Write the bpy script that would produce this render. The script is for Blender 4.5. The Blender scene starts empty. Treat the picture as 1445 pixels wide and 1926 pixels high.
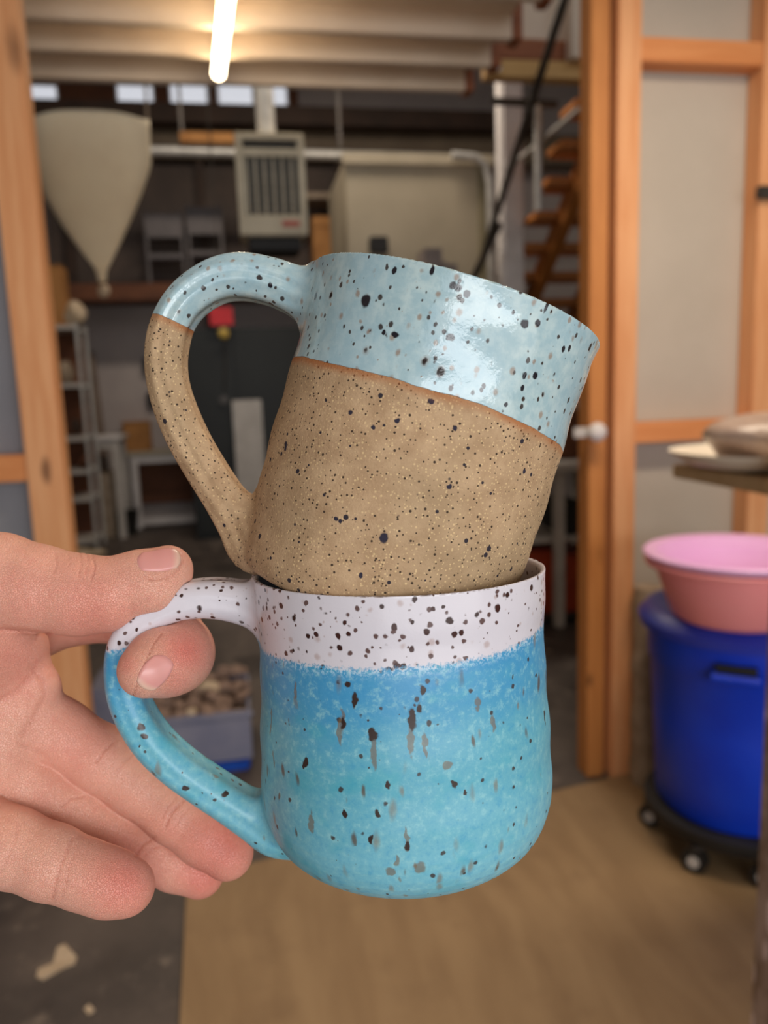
import bpy, bmesh, math, random
import numpy as np
from mathutils import Vector, Matrix

random.seed(7)
R = math.radians
COL = bpy.context.scene.collection
scn = bpy.context.scene

# ------------------------------------------------------------------ camera
F = 1455.0                      # focal length in pixels of the 1445 x 1926 frame
CAM = Vector((0.0, 0.0, 1.5))
YAW, PITCH, ROLL = R(10), R(9), 0.036
fw = Vector((math.sin(YAW)*math.cos(PITCH), math.cos(YAW)*math.cos(PITCH), -math.sin(PITCH)))
r0 = fw.cross(Vector((0, 0, 1))).normalized()
u0 = r0.cross(fw).normalized()
rt = r0*math.cos(ROLL) - u0*math.sin(ROLL)
up = u0*math.cos(ROLL) + r0*math.sin(ROLL)
cd = bpy.data.cameras.new('camera')
cam = bpy.data.objects.new('camera', cd)
COL.objects.link(cam)
cam.matrix_world = Matrix(((rt.x, up.x, -fw.x, CAM.x), (rt.y, up.y, -fw.y, CAM.y), (rt.z, up.z, -fw.z, CAM.z), (0, 0, 0, 1)))
cd.sensor_fit = 'HORIZONTAL'
cd.sensor_width = 24.0
cd.lens = 24.0*F/1445.0
cd.clip_start = 0.01
cd.dof.use_dof = True
cd.dof.focus_distance = 0.222
cd.dof.aperture_fstop = 9.3
scn.camera = cam

# ------------------------------------------------------------------ world, light, exposure
scn.view_settings.view_transform = 'Standard'
scn.view_settings.look = 'None'
scn.view_settings.gamma = 1.0
scn.view_settings.exposure = 0.0
scn.view_settings.use_curve_mapping = False
w = bpy.data.worlds.new('world')
scn.world = w
w.use_nodes = True
bg = w.node_tree.nodes['Background']
bg.inputs[0].default_value = (0.92, 0.95, 1.0, 1)
bg.inputs[1].default_value = 0.7


def area(name, loc, rot, sx, sy, power, col):
    l = bpy.data.lights.new(name, 'AREA')
    l.shape = 'RECTANGLE'
    l.size, l.size_y, l.energy, l.color = sx, sy, power, col
    o = bpy.data.objects.new(name, l)
    COL.objects.link(o)
    o.location, o.rotation_euler = loc, rot
    return o


# daylight through the wide open doorway behind the photographer
area('doorway_daylight', (1.2, -2.75, 1.35), (R(90), 0, 0), 5.0, 2.5, 34, (1.0, 0.985, 0.965))
area('open_sky_daylight', (0.75, -2.7, 1.98), (R(90), 0, 0), 2.9, 0.95, 46, (0.94, 0.97, 1.0))
# ceiling lamp of the workshop, above the frame, then a fill for the hall
area('workshop_lamp', (1.1, 1.3, 2.93), (0, 0, 0), 1.2, 0.3, 34, (1.0, 0.84, 0.66))
area('hall_fill', (0.5, 6.3, 5.0), (0, 0, 0), 2.4, 0.4, 95, (1.0, 0.86, 0.7))  # added unseen light that lifts the dim back of the hall


# ------------------------------------------------------------------ pixel -> world helpers (give real positions on real planes)
def ray(px, py):
    return fw + rt*((px-722.5)/F) + up*((963-py)/F)


def at(px, py, depth):
    return CAM + ray(px, py)*depth


def on_y(px, py, Y):
    d = ray(px, py)
    return CAM + d*((Y-CAM.y)/d.y)


def on_z(px, py, Z):
    d = ray(px, py)
    return CAM + d*((Z-CAM.z)/d.z)


# ------------------------------------------------------------------ node helpers
class NT:
    def __init__(s, name):
        s.m = bpy.data.materials.new(name)
        s.m.use_nodes = True
        s.t = s.m.node_tree
        s.b = s.t.nodes['Principled BSDF']
        s.tc = s.t.nodes.new('ShaderNodeTexCoord')
        s.obj = s.tc.outputs['Object']

    def n(s, typ):
        return s.t.nodes.new(typ)

    def put(s, sock, v):
        if isinstance(v, bpy.types.NodeSocket):
            s.t.links.new(v, sock)
        elif isinstance(v, (tuple, list)) and len(v) == 3 and sock.type == 'RGBA':
            sock.default_value = (*v, 1)
        else:
            sock.default_value = v

    def math(s, op, a, b=0.0, clamp=False):
        n = s.n('ShaderNodeMath')
        n.operation = op
        n.use_clamp = clamp
        s.put(n.inputs[0], a)
        s.put(n.inputs[1], b)
        return n.outputs[0]

    def mix(s, f, a, b, bt='MIX'):
        n = s.n('ShaderNodeMix')
        n.data_type = 'RGBA'
        n.blend_type = bt
        s.put(n.inputs[0], f)
        s.put(n.inputs[6], a)
        s.put(n.inputs[7], b)
        return n.outputs[2]

    def noise(s, v, scale, detail=3.0, rough=0.5, color=False):
        n = s.n('ShaderNodeTexNoise')
        s.put(n.inputs['Vector'], v)
        n.inputs['Scale'].default_value = scale
        n.inputs['Detail'].default_value = detail
        n.inputs['Roughness'].default_value = rough
        return n.outputs['Color' if color else 'Fac']

    def voro(s, v, scale, rnd=1.0):
        n = s.n('ShaderNodeTexVoronoi')
        s.put(n.inputs['Vector'], v)
        n.inputs['Scale'].default_value = scale
        n.inputs['Randomness'].default_value = rnd
        return n

    def sep(s, v):
        n = s.n('ShaderNodeSeparateXYZ')
        s.put(n.inputs[0], v)
        return n.outputs

    def ss(s, x, lo, hi, a=0.0, b=1.0):
        n = s.n('ShaderNodeMapRange')
        n.interpolation_type = 'SMOOTHSTEP'
        s.put(n.inputs[0], x)
        s.put(n.inputs[1], lo)
        s.put(n.inputs[2], hi)
        s.put(n.inputs[3], a)
        s.put(n.inputs[4], b)
        return n.outputs[0]

    def scl(s, v, sc):
        n = s.n('ShaderNodeVectorMath')
        n.operation = 'MULTIPLY'
        s.put(n.inputs[0], v)
        n.inputs[1].default_value = sc
        return n.outputs[0]

    def vadd(s, a, b, op='ADD'):
        n = s.n('ShaderNodeVectorMath')
        n.operation = op
        s.put(n.inputs[0], a)
        s.put(n.inputs[1], b)
        return n.outputs[0]

    def warp(s, v, scale, amt):
        c = s.noise(v, scale, 2, 0.5, True)
        c = s.vadd(c, (0.5, 0.5, 0.5), 'SUBTRACT')
        return s.vadd(v, s.scl(c, (amt, amt, amt)))

    def dots(s, v, scale, rmax, power=3.0, keep=1.0, soft=0.25):
        """irregular round specks: size differs from cell to cell"""
        vo = s.voro(v, scale)
        c = s.sep(vo.outputs['Color'])
        rad = s.math('MULTIPLY', s.math('POWER', c[0], power), rmax)
        if keep < 1:
            rad = s.math('MULTIPLY', rad, s.math('LESS_THAN', c[1], keep))
        return s.ss(vo.outputs['Distance'], s.math('MULTIPLY', rad, 1-soft), s.math('ADD', rad, 0.0005), 1.0, 0.0), c[2]

    def marks(s, v, pts, warp=None):
        """individual specks at given spots: (centre, (rx, ry, rz))"""
        out = None
        for c, rr in pts:
            q = s.scl(s.vadd(v, tuple(c), 'SUBTRACT'), tuple(1/x for x in rr))
            n = s.n('ShaderNodeVectorMath')
            n.operation = 'LENGTH'
            s.put(n.inputs[0], q)
            k = s.ss(n.outputs['Value'], 0.75, 1.15, 1.0, 0.0)
            out = k if out is None else s.math('MAXIMUM', out, k)
        return out

    def bump(s, h, dist, strength=1.0, nrm=None):
        n = s.n('ShaderNodeBump')
        n.inputs['Strength'].default_value = strength
        n.inputs['Distance'].default_value = dist
        s.put(n.inputs['Height'], h)
        if nrm is not None:
            s.put(n.inputs['Normal'], nrm)
        s.put(s.b.inputs['Normal'], n.outputs[0])
        return n.outputs[0]

    def out(s, color=None, rough=None, **kw):
        if color is not None:
            s.put(s.b.inputs['Base Color'], color)
        if rough is not None:
            s.put(s.b.inputs['Roughness'], rough)
        for k, v in kw.items():
            s.put(s.b.inputs[k.replace('_', ' ')], v)
        return s.m


def lin(r, g, b):
    f = lambda c: (c/255/12.92) if c/255 <= 0.04045 else ((c/255+0.055)/1.055)**2.4
    return (f(r), f(g), f(b))


def mottled(name, c1, c2, scale=6, rough=0.7, bump=0.0, metallic=0.0, stretch=(1, 1, 1)):
    t = NT(name)
    v = t.scl(t.obj, stretch)
    n = t.noise(v, scale, 5, 0.6)
    c = t.mix(t.ss(n, 0.35, 0.65), c1, c2)
    if bump:
        t.bump(t.noise(v, scale*6, 4), bump)
    return t.out(c, rough, Metallic=metallic)


def wood(name, c1, c2, axis, knots=True, rough=0.6):
    t = NT(name)
    st = [14, 14, 14]
    st['xyz'.index(axis)] = 0.9
    v = t.scl(t.warp(t.obj, 2.0, 0.05), tuple(st))
    g = t.noise(v, 3.0, 5, 0.6)
    c = t.mix(t.ss(g, 0.3, 0.7), c1, c2)
    if knots:
        st2 = [7, 7, 7]
        st2['xyz'.index(axis)] = 2.6
        k, _ = t.dots(t.scl(t.warp(t.obj, 9, 0.02), tuple(st2)), 1.0, 0.33, 2.0, 0.5, 0.7)
        c = t.mix(k, c, tuple(x*0.38 for x in c1))
    t.bump(g, 0.002, 0.4)
    return t.out(c, rough)


M = {}
M['pine_z'] = wood('pine_upright', lin(218, 150, 98), lin(232, 172, 122), 'z')
M['pine_x'] = wood('pine_level', lin(212, 134, 76), lin(224, 150, 92), 'x')
M['pine_dark'] = wood('pine_aged', lin(188, 120, 60), lin(204, 136, 72), 'z')
M['stair'] = wood('stained_stair_wood', lin(168, 102, 42), lin(184, 116, 54), 'y', False)
M['redwood'] = wood('red_brown_beam_wood', lin(140, 78, 44), lin(160, 96, 58), 'x', False)
M['yellowwood'] = wood('yellow_beam_wood', lin(206, 160, 96), lin(220, 176, 112), 'x', False)
M['darkwood'] = mottled('dark_stained_beam', lin(50, 34, 24), lin(64, 44, 32), 4)
M['brown'] = mottled('brown_board', lin(112, 66, 38), lin(92, 52, 30), 3, stretch=(1, 6, 6))
M['drywall'] = mottled('grey_drywall', lin(186, 176, 162), lin(194, 184, 170), 1.5, 0.85)
M['backwall'] = mottled('hall_wall_paint', lin(170, 160, 158), lin(182, 172, 168), 1.2, 0.85)
M['cream'] = mottled('cream_paint', lin(236, 218, 198), lin(228, 208, 186), 2.5, 0.7)
M['creamwall'] = mottled('cream_wall_paint', lin(184, 172, 150), lin(174, 162, 140), 1.5, 0.8)
M['white'] = mottled('off_white_paint', lin(228, 222, 220), lin(214, 208, 206), 5, 0.5)
M['lightgrey'] = mottled('grey_metal_paint', lin(192, 186, 180), lin(178, 172, 166), 7, 0.45)
M['galv'] = mottled('galvanised_metal', lin(204, 202, 198), lin(182, 180, 176), 12, 0.4, metallic=0.3)
M['heater'] = mottled('heater_enamel', lin(214, 202, 176), lin(202, 190, 164), 6, 0.5)
M['black'] = mottled('black_matte', lin(20, 18, 17), lin(30, 28, 26), 8, 0.6)
M['darkgreen'] = mottled('dark_green_enamel', lin(12, 16, 15), lin(20, 24, 22), 2, 0.5)
M['greyblue'] = mottled('blue_grey_plastic', lin(92, 86, 86), lin(106, 98, 98), 5, 0.5)
M['card'] = mottled('cardboard', lin(176, 124, 70), lin(158, 108, 58), 6, 0.8)
M['red'] = mottled('red_plastic', lin(214, 40, 52), lin(196, 34, 44), 9, 0.5)
M['orange'] = mottled('orange_red_plastic', lin(170, 62, 26), lin(150, 48, 20), 9, 0.5)
M['yellow'] = mottled('brass_yellow', lin(196, 168, 84), lin(180, 150, 70), 9, 0.5)
M['coral'] = mottled('coral_pink_plastic', lin(255, 156, 158), lin(254, 162, 162), 4, 0.35)
M['lilac'] = mottled('lilac_pink_plastic', lin(240, 190, 236), lin(234, 182, 230), 4, 0.35)
M['barrel'] = mottled('blue_barrel_plastic', lin(4, 56, 200), lin(8, 64, 208), 6, 0.42)
M['lid'] = mottled('blue_lid_plastic', lin(34, 52, 172), lin(46, 62, 176), 6, 0.4)
M['canvas'] = mottled('cream_canvas', lin(248, 232, 200), lin(240, 222, 190), 3, 0.9, 0.002)
M['clay'] = mottled('buff_clay_lumps', lin(150, 124, 108), lin(118, 98, 88), 18, 0.8, 0.003)
M['tub'] = mottled('milky_tub_plastic', lin(140, 140, 158), lin(124, 126, 148), 6, 0.35)
M['tubblue'] = mottled('blue_tub_base', lin(24, 84, 190), lin(18, 70, 170), 6, 0.35)
M['bag'] = mottled('taupe_bag_plastic', lin(150, 128, 116), lin(180, 160, 148), 9, 0.3, 0.004)
M['dish'] = mottled('white_dish_glaze', lin(232, 222, 206), lin(224, 214, 198), 8, 0.35)
M['shelfboard'] = wood('pale_shelf_board', lin(190, 160, 118), lin(200, 170, 130), 'x', False)
M['beige'] = mottled('beige_wrap', lin(170, 152, 132), lin(146, 128, 108), 14, 0.7, 0.004)
M['paper'] = mottled('pale_paper', lin(206, 186, 160), lin(190, 168, 140), 12, 0.8)
M['pinkbox'] = mottled('pale_pink_card', lin(214, 180, 160), lin(204, 170, 150), 8, 0.8)
M['gunmetal'] = mottled('dark_steel', lin(64, 60, 56), lin(80, 74, 70), 8, 0.4, metallic=0.5)


def m_splatter():
    t = NT('splattered_post_wood')
    v = t.scl(t.obj, (1, 1, 0.35))
    c = t.mix(t.ss(t.noise(v, 22, 5, .7), .4, .62), lin(126, 104, 88), lin(176, 156, 146))
    k, _ = t.dots(t.warp(v, 30, .01), 26, .42, 1.5, .6)
    c = t.mix(k, c, lin(224, 206, 206))
    k2, _ = t.dots(t.vadd(v, (3, 1, 2)), 34, .4, 2, .5)
    c = t.mix(k2, c, lin(70, 52, 42))
    return t.out(c, .6)


M['splatter'] = m_splatter()


def m_floor():
    t = NT('dirty_dark_floor')
    n = t.noise(t.warp(t.obj, 1.2, .3), 2.2, 8, .65)
    c = t.mix(t.ss(n, .36, .66), lin(62, 54, 50), lin(96, 86, 80))
    n2 = t.noise(t.obj, 9, 6, .7)
    c = t.mix(t.ss(n2, .55, .72), c, lin(122, 110, 100))
    k, _ = t.dots(t.warp(t.obj, 20, .03), 7, .22, 3, .5)
    c = t.mix(t.math('MULTIPLY', k, .8), c, lin(168, 152, 138))
    t.bump(n2, .004, .5)
    return t.out(c, t.ss(n, .3, .7, .45, .75))


def m_ply():
    t = NT('plywood_sheet')
    n = t.noise(t.scl(t.warp(t.obj, 1.5, .15), (7, 1.1, 1)), 1.6, 6, .6)
    c = t.mix(t.ss(n, .3, .7), lin(142, 114, 80), lin(158, 130, 94))
    n2 = t.noise(t.obj, 6, 5, .6)
    c = t.mix(t.ss(n2, .5, .75, 0, .45), c, lin(122, 95, 66))
    return t.out(c, .65)


M['floor'] = m_floor()
M['ply'] = m_ply()


def m_emit(name, col, strength):
    t = NT(name)
    return t.out((0.9, 0.9, 0.9), .5, Emission_Color=(*col, 1), Emission_Strength=strength)


M['tube'] = m_emit('lit_tube', (1.0, .80, .52), 12.0)
M['daypane'] = m_emit('daylit_pane', (.86, .90, 1.0), .62)


# ------------------------------------------------------------------ object helpers
def tag(o, label=None, cat=None, group=None, kind=None):
    if label:
        o['label'] = label
    if cat:
        o['category'] = cat
    if group:
        o['group'] = group
    if kind:
        o['kind'] = kind
    return o


def thing(name, label, cat, loc, group=None):
    o = bpy.data.objects.new(name, None)
    o.empty_display_size = 0.05
    COL.objects.link(o)
    o.location = loc
    return tag(o, label, cat, group)


def wloc(o):
    v = Vector((0, 0, 0))
    while o is not None:
        v = v + Vector(o.location)
        o = o.parent
    return v


def obj(name, bm, mat, parent=None, smooth=False, autosharp=True):
    """bm is in world coordinates; the object's origin goes to its parent's, or to its own base"""
    bmesh.ops.recalc_face_normals(bm, faces=bm.faces)
    me = bpy.data.meshes.new(name)
    if smooth:
        for f in bm.faces:
            f.smooth = True
        if autosharp:
            for e in bm.edges:
                if len(e.link_faces) == 2 and e.calc_face_angle(0) > R(40):
                    e.smooth = False
    o = bpy.data.objects.new(name, me)
    COL.objects.link(o)
    if parent is not None:
        off = wloc(parent)
        o.parent = parent
    else:
        xs = [v.co for v in bm.verts]
        lo = [min(c[i] for c in xs) for i in range(3)]
        hi = [max(c[i] for c in xs) for i in range(3)]
        off = Vector(((lo[0]+hi[0])/2, (lo[1]+hi[1])/2, lo[2]))
        o.location = off
    bmesh.ops.translate(bm, verts=bm.verts, vec=-off)
    bm.to_mesh(me)
    bm.free()
    me.materials.append(mat)
    return o


def box(bm, x0, x1, y0, y1, z0, z1, bev=0.0):
    vs = [bm.verts.new(c) for c in ((x0, y0, z0), (x1, y0, z0), (x1, y1, z0), (x0, y1, z0), (x0, y0, z1), (x1, y0, z1), (x1, y1, z1), (x0, y1, z1))]
    fs = [bm.faces.new([vs[i] for i in q]) for q in ((0, 3, 2, 1), (4, 5, 6, 7), (0, 1, 5, 4), (1, 2, 6, 5), (2, 3, 7, 6), (3, 0, 4, 7))]
    if bev:
        es = list({e for f in fs for e in f.edges})
        bmesh.ops.bevel(bm, geom=es, offset=bev, segments=2, affect='EDGES', clamp_overlap=True)
    return bm


def B(x0, x1, y0, y1, z0, z1, bev=0.004):
    return box(bmesh.new(), min(x0, x1), max(x0, x1), min(y0, y1), max(y0, y1), min(z0, z1), max(z0, z1), bev)


def pxr(x0, y0, x1, y1, Y):
    """world X and Z range of a photo rectangle standing on the plane y = Y"""
    ym, xm = (y0+y1)/2, (x0+x1)/2
    return on_y(x0, ym, Y).x, on_y(x1, ym, Y).x, on_y(xm, y1, Y).z, on_y(xm, y0, Y).z


def PB(x0, y0, x1, y1, Y, th, bev=0.004):
    a, b, c, d = pxr(x0, y0, x1, y1, Y)
    return B(a, b, Y, Y+th, c, d, bev)


def tube(bm, pts, rad, n=12, caps=True):
    pts = [Vector(p) for p in pts]
    rads = rad if isinstance(rad, (list, tuple)) else [rad]*len(pts)
    rings = []
    nrm = None
    for i, p in enumerate(pts):
        t = (pts[min(i+1, len(pts)-1)]-pts[max(i-1, 0)]).normalized()
        if nrm is None:
            nrm = t.orthogonal().normalized()
        nrm = (nrm - t*nrm.dot(t)).normalized()
        bn = t.cross(nrm)
        rings.append([bm.verts.new(p+(nrm*math.cos(2*math.pi*k/n)+bn*math.sin(2*math.pi*k/n))*rads[i]) for k in range(n)])
    for a, b in zip(rings, rings[1:]):
        for k in range(n):
            bm.faces.new((a[k], a[(k+1) % n], b[(k+1) % n], b[k]))
    if caps:
        bm.faces.new(rings[0][::-1])
        bm.faces.new(rings[-1])
    return bm


def T(pts, rad, n=12):
    return tube(bmesh.new(), pts, rad, n)


def lathe(prof, cx, cy, n=48, wob=None):
    bm = bmesh.new()
    rings = []
    for r, z in prof:
        if r < 1e-5:
            rings.append([bm.verts.new((cx, cy, z))])
        else:
            rings.append([bm.verts.new((cx+r*math.cos(2*math.pi*k/n), cy+r*math.sin(2*math.pi*k/n), z)) for k in range(n)])
    for a, b in zip(rings, rings[1:]):
        for k in range(n):
            k2 = (k+1) % n
            if len(a) == 1 and len(b) == 1:
                continue
            if len(a) == 1:
                bm.faces.new((a[0], b[k2], b[k]))
            elif len(b) == 1:
                bm.faces.new((a[k], a[k2], b[0]))
            else:
                bm.faces.new((a[k], a[k2], b[k2], b[k]))
    return bm


def blob(c, s, seed, amp=0.15, sub=3):
    bm = bmesh.new()
    bmesh.ops.create_icosphere(bm, subdivisions=sub, radius=1)
    rnd = random.Random(seed)
    dirs = [(Vector((rnd.gauss(0, 1), rnd.gauss(0, 1), rnd.gauss(0, 1))).normalized(), rnd.uniform(2, 5), rnd.uniform(0, 6)) for _ in range(6)]
    for v in bm.verts:
        k = 1+amp*sum(math.sin(d.dot(v.co)*f+p) for d, f, p in dirs)/2
        v.co = Vector((c[0]+v.co.x*s[0]*k, c[1]+v.co.y*s[1]*k, c[2]+v.co.z*s[2]*k))
    return bm


def struct(name, bm, mat, **k):
    o = obj(name, bm, mat, **k)
    o['kind'] = 'structure'
    return o

#==STRUCTURE==
# ------------------------------------------------------------------ room shell
YP = on_z(1150, 1463, 0.0).y            # plane of the stud partition with the wide opening
YB = 9.6                                # far wall of the hall
XL, XR = -4.2, 5.2
struct('floor', B(XL-.1, XR+.1, -2.6, YB+.1, -.06, 0, 0), M['floor'])
struct('wall_back', B(XL, XR, YB, YB+.1, 0, 5.4, 0), M['backwall'])
struct('wall_left', B(XL-.1, XL, -2.6, YB, 0, 5.4, 0), M['drywall'])
struct('wall_right', B(XR, XR+.1, -2.6, YB, 0, 5.4, 0), M['drywall'])
struct('ceiling', B(XL, XR, YP+.2, YB, 5.4, 5.5, 0), M['darkwood'])
struct('ceiling', B(XL, XR, -2.6, YP+.3, 3.22, 3.3, 0), M['cream'])
fr = struct('wall_front', B(XL, -1.3, -2.6, -2.5, 0, 3.22, 0), M['drywall'])
obj('door_header', B(-1.3, 3.7, -2.6, -2.5, 2.62, 3.22, 0), M['drywall'], fr)
obj('side_panel', B(3.7, XR, -2.6, -2.5, 0, 3.22, 0), M['drywall'], fr)

# partition, left of the opening
lx0, lx1 = on_y(62, 1000, YP).x, on_y(131, 1000, YP).x
pl = struct('wall_partition_left', B(XL, lx0+.02, YP+.092, YP+.105, 0, 3.2, 0), mottled('cool_grey_board', lin(146, 146, 152), lin(154, 154, 160), 1.5, .85))
obj('stud', B(lx0, lx1, YP, YP+.09, 0, 3.2, .003), M['pine_z'], pl)
z0, z1 = on_y(20, 907, YP).z, on_y(20, 857, YP).z
obj('blocking', B(lx0-1.1, lx0-.002, YP+.004, YP+.09, z0, z1, .003), M['pine_x'], pl)
obj('stud', B(lx0-1.19, lx0-1.1, YP, YP+.09, 0, 3.2, .003), M['pine_z'], pl)
obj('bottom_plate', B(XL+.01, lx0-1.2, YP, YP+.09, 0, .04, .003), M['pine_x'], pl)
# partition, right of the opening
sx = on_y(1424, 500, YP).x
ra, rb, rc = on_y(1112, 900, YP).x, on_y(1147, 900, YP).x, on_y(1193, 900, YP).x
pr = struct('wall_partition_right', B(rc-.02, XR, YP+.092, YP+.105, 0, 3.2, 0), M['drywall'])
obj('stud', B(ra, rb-.004, YP+.02, YP+.11, 0, 3.2, .004), M['pine_dark'], pr)
obj('stud', B(rb+.012, rc, YP-.01, YP+.09, 0, 3.2, .004), M['pine_z'], pr)
z0, z1 = on_y(1320, 118, YP).z, on_y(1320, 72, YP).z
obj('blocking', B(rc+.002, sx-.002, YP+.004, YP+.09, z0, z1, .003), M['pine_x'], pr)
z0, z1 = on_y(1260, 831, YP).z, on_y(1260, 793, YP).z
obj('blocking', B(rc+.002, sx-.002, YP+.004, YP+.09, z0, z1, .003), M['pine_x'], pr)
obj('stud', B(sx, sx+.09, YP, YP+.09, 0, 3.2, .003), M['pine_z'], pr)
obj('bottom_plate', B(rc+.002, sx-.002, YP+.004, YP+.09, 0, .04, .003), M['pine_x'], pr)

# loft with painted joists over the near half of the hall
LZ = 3.02
edge = [(1010, 12), (962, 75), (905, 130), (860, 178)]
pts = [on_z(px, py, LZ) for px, py in edge]
loft = struct('ceiling_loft', B(-3.9, pts[-1].x, YP+.12, pts[-1].y+.12, LZ+.2, LZ+.24, 0), M['cream'])
jy = [on_z(500, 52, LZ).y, on_z(500, 108, LZ).y, on_z(500, 158, LZ).y, on_z(500, 176, LZ).y+.1]
jy = [jy[0]-.36, jy[0]] + jy[1:3]
jx = [pts[0].x, pts[0].x, pts[1].x, pts[2].x]
for y, x in zip(jy, jx):
    obj('joist', B(-3.9, x, y, y+.045, LZ, LZ+.2, .003), M['cream'], loft)
# board skin between joists, stepped at the stair opening
for i in range(3):
    obj('soffit_board', B(-3.9, jx[i], jy[i]+.046, jy[i+1]-.002, LZ+.10, LZ+.13, .003), M['cream'], loft)
for i in range(4):
    obj('trim_block', B(jx[i]+.002, jx[i]+.05, jy[i], jy[i]+.1, LZ, LZ+.2, .003), M['redwood'], loft)

ldr = on_z(430, 172, LZ)

# wooden landing beams and pale post seen past the loft at upper right
YL = YP+2.3
bw = thing('landing', 'landing edge of red-brown and yellow boards at the top right of the hall', 'landing', on_y(1020, 145, YL))
obj('red_board', PB(925, 76, 1160, 113, YL, .06), M['redwood'], bw)
obj('yellow_board', PB(915, 114, 1160, 147, YL-.02, .1), M['yellowwood'], bw)
obj('upper_panel', PB(930, -40, 1160, 75, YL+.1, .04), M['cream'], bw)
obj('pale_post', PB(1076, -40, 1112, 108, YL-.1, .09), M['cream'], bw)
obj('bracket', PB(925, 95, 943, 132, YL-.06, .03), M['white'], bw)

# lit tube
tl = thing('ceiling_tube_light', 'lit warm white tube light under the loft joists', 'lamp', on_z(412, 100, LZ-.06))
e1, e0 = on_z(411, 138, LZ-.06), on_z(428, -20, LZ-.06)
obj('tube', T([e0, e1], .029, 16), M['tube'], tl, smooth=True)
obj('end_cap', T([e1+(e1-e0).normalized()*.001, e1+(e1-e0).normalized()*.03], .03, 16), M['white'], tl, smooth=True)
obj('mounting_rail', T([e0+Vector((0, 0, .042)), e1+Vector((0, 0, .042))], .012, 8), M['white'], tl)

# high windows in the far wall: small daylit panes
wn = thing('window_1', None, None, on_y(300, 205, YB-.05))
wn['kind'] = 'structure'
obj('window_board', PB(40, 160, 560, 192, YB-.05, .04), M['brown'], wn)
for a, b in ((46, 105), (222, 286), (322, 390), (412, 474), (500, 538)):
    f = obj('window_frame', PB(a-4, 158, b+4, 200, YB-.08, .03), M['white'], wn)
    obj('pane', PB(a, 162, b, 196, YB-.09, .008, 0), M['daypane'], f)

# dark beam across the hall and hanging wall above the pipe
hb = struct('trim_1', PB(-60, 196, 1010, 232, YB-.6, .2), M['darkwood'])
struct('trim_2', B(XL, XR, YB-.35, YB-.3, on_y(500, 300, YB-.35).z, on_y(500, 240, YB-.35).z), mottled('dim_panel', lin(120, 106, 88), lin(106, 92, 76), 2))

# galvanised pipe with hangers
py = 8.3
a, b = on_y(250, 283, py), on_y(930, 300, py)
pp = thing('overhead_pipe', 'long galvanised pipe running across the hall behind the hanging heater', 'pipe', a)
obj('pipe', T([a, b], .05, 12), M['galv'], pp, smooth=True)
for px in (345, 640):
    c = on_y(px, 287, py)
    obj('hanger', B(c.x-.015, c.x+.015, py-.015, py+.015, c.z+.04, 5.4, .002), M['gunmetal'], pp)
obj('yellow_bracket', PB(338, 248, 440, 268, py-.1, .08), M['card'], pp)

# ------------------------------------------------------------------ hanging heater
YH = 6.3
a, b, c, d = pxr(447, 250, 575, 442, YH)
ht = thing('unit_heater', 'pale metal unit heater with louvre grille hanging from the ceiling', 'heater', ((a+b)/2, YH+.2, c))
W_, H_ = b-a, d-c
obj('casing', B(a, b, YH+.03, YH+.5, c, d, .02), M['heater'], ht)
for s_ in ((a, a+.1*W_, c, d), (b-.1*W_, b, c, d), (a+.1*W_+.001, b-.1*W_-.001, c, c+.2*H_), (a+.1*W_+.001, b-.1*W_-.001, d-.07*H_, d)):
    obj('face_frame', B(s_[0], s_[1], YH-.01, YH+.029, s_[2], s_[3], .006), M['heater'], ht)
obj('dark_core', B(a+.1*W_, b-.1*W_, YH+.012, YH+.028, c+.2*H_, d-.07*H_, 0), M['black'], ht)
obj('top_slat', B(a+.1*W_, b-.1*W_, YH-.012, YH+.008, d-.23*H_, d-.15*H_, .003), M['heater'], ht)
for i in range(6):
    x = a+W_*(.12+.132*i)
    obj('vertical_fin', B(x, x+.022*W_*1.6, YH-.004, YH+.01, c+.21*H_, d-.24*H_, .002), M['heater'], ht)
for i in range(6):
    z = c+H_*(.26+.085*i)
    obj('cross_slat', B(a+.1*W_, b-.1*W_, YH+.001, YH+.011, z, z+.012*H_, 0), M['gunmetal'], ht)
obj('badge', B(a+.62*W_, b-.12*W_, YH-.016, YH-.0101, c+.08*H_, c+.14*H_, .002), mottled('red_badge', lin(196, 110, 96), lin(186, 100, 88), 9), ht)
obj('flue', T([((a+b)/2-.02*W_, YH+.2, d), ((a+b)/2-.02*W_, YH+.2, 5.4)], .07, 16), M['galv'], ht, smooth=True)
obj('lower_vent', B(a+.12*W_, b-.1*W_, YH+.06, YH+.45, c-.10, c-.001, .01), M['black'], ht)

# ------------------------------------------------------------------ hanging canvas funnel
YC = 4.9
cl, cr, tip = on_y(57, 222, YC), on_y(281, 226, YC), on_y(190, 512, YC)
cf = thing('canvas_funnel', 'cream canvas sheet hung as a pointed funnel from the ceiling at left', 'canvas', tip)
bm = bmesh.new()
n1, n2 = 40, 26
side = [(57, 222), (62, 310), (85, 372), (118, 428), (152, 474), (182, 510)]
sider = [(281, 226), (284, 310), (264, 370), (241, 424), (220, 470), (201, 510)]


def lerp_path(P, t):
    k = t*(len(P)-1)
    i = min(int(k), len(P)-2)
    f = k-i
    return (P[i][0]*(1-f)+P[i+1][0]*f, P[i][1]*(1-f)+P[i+1][1]*f)


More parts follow.
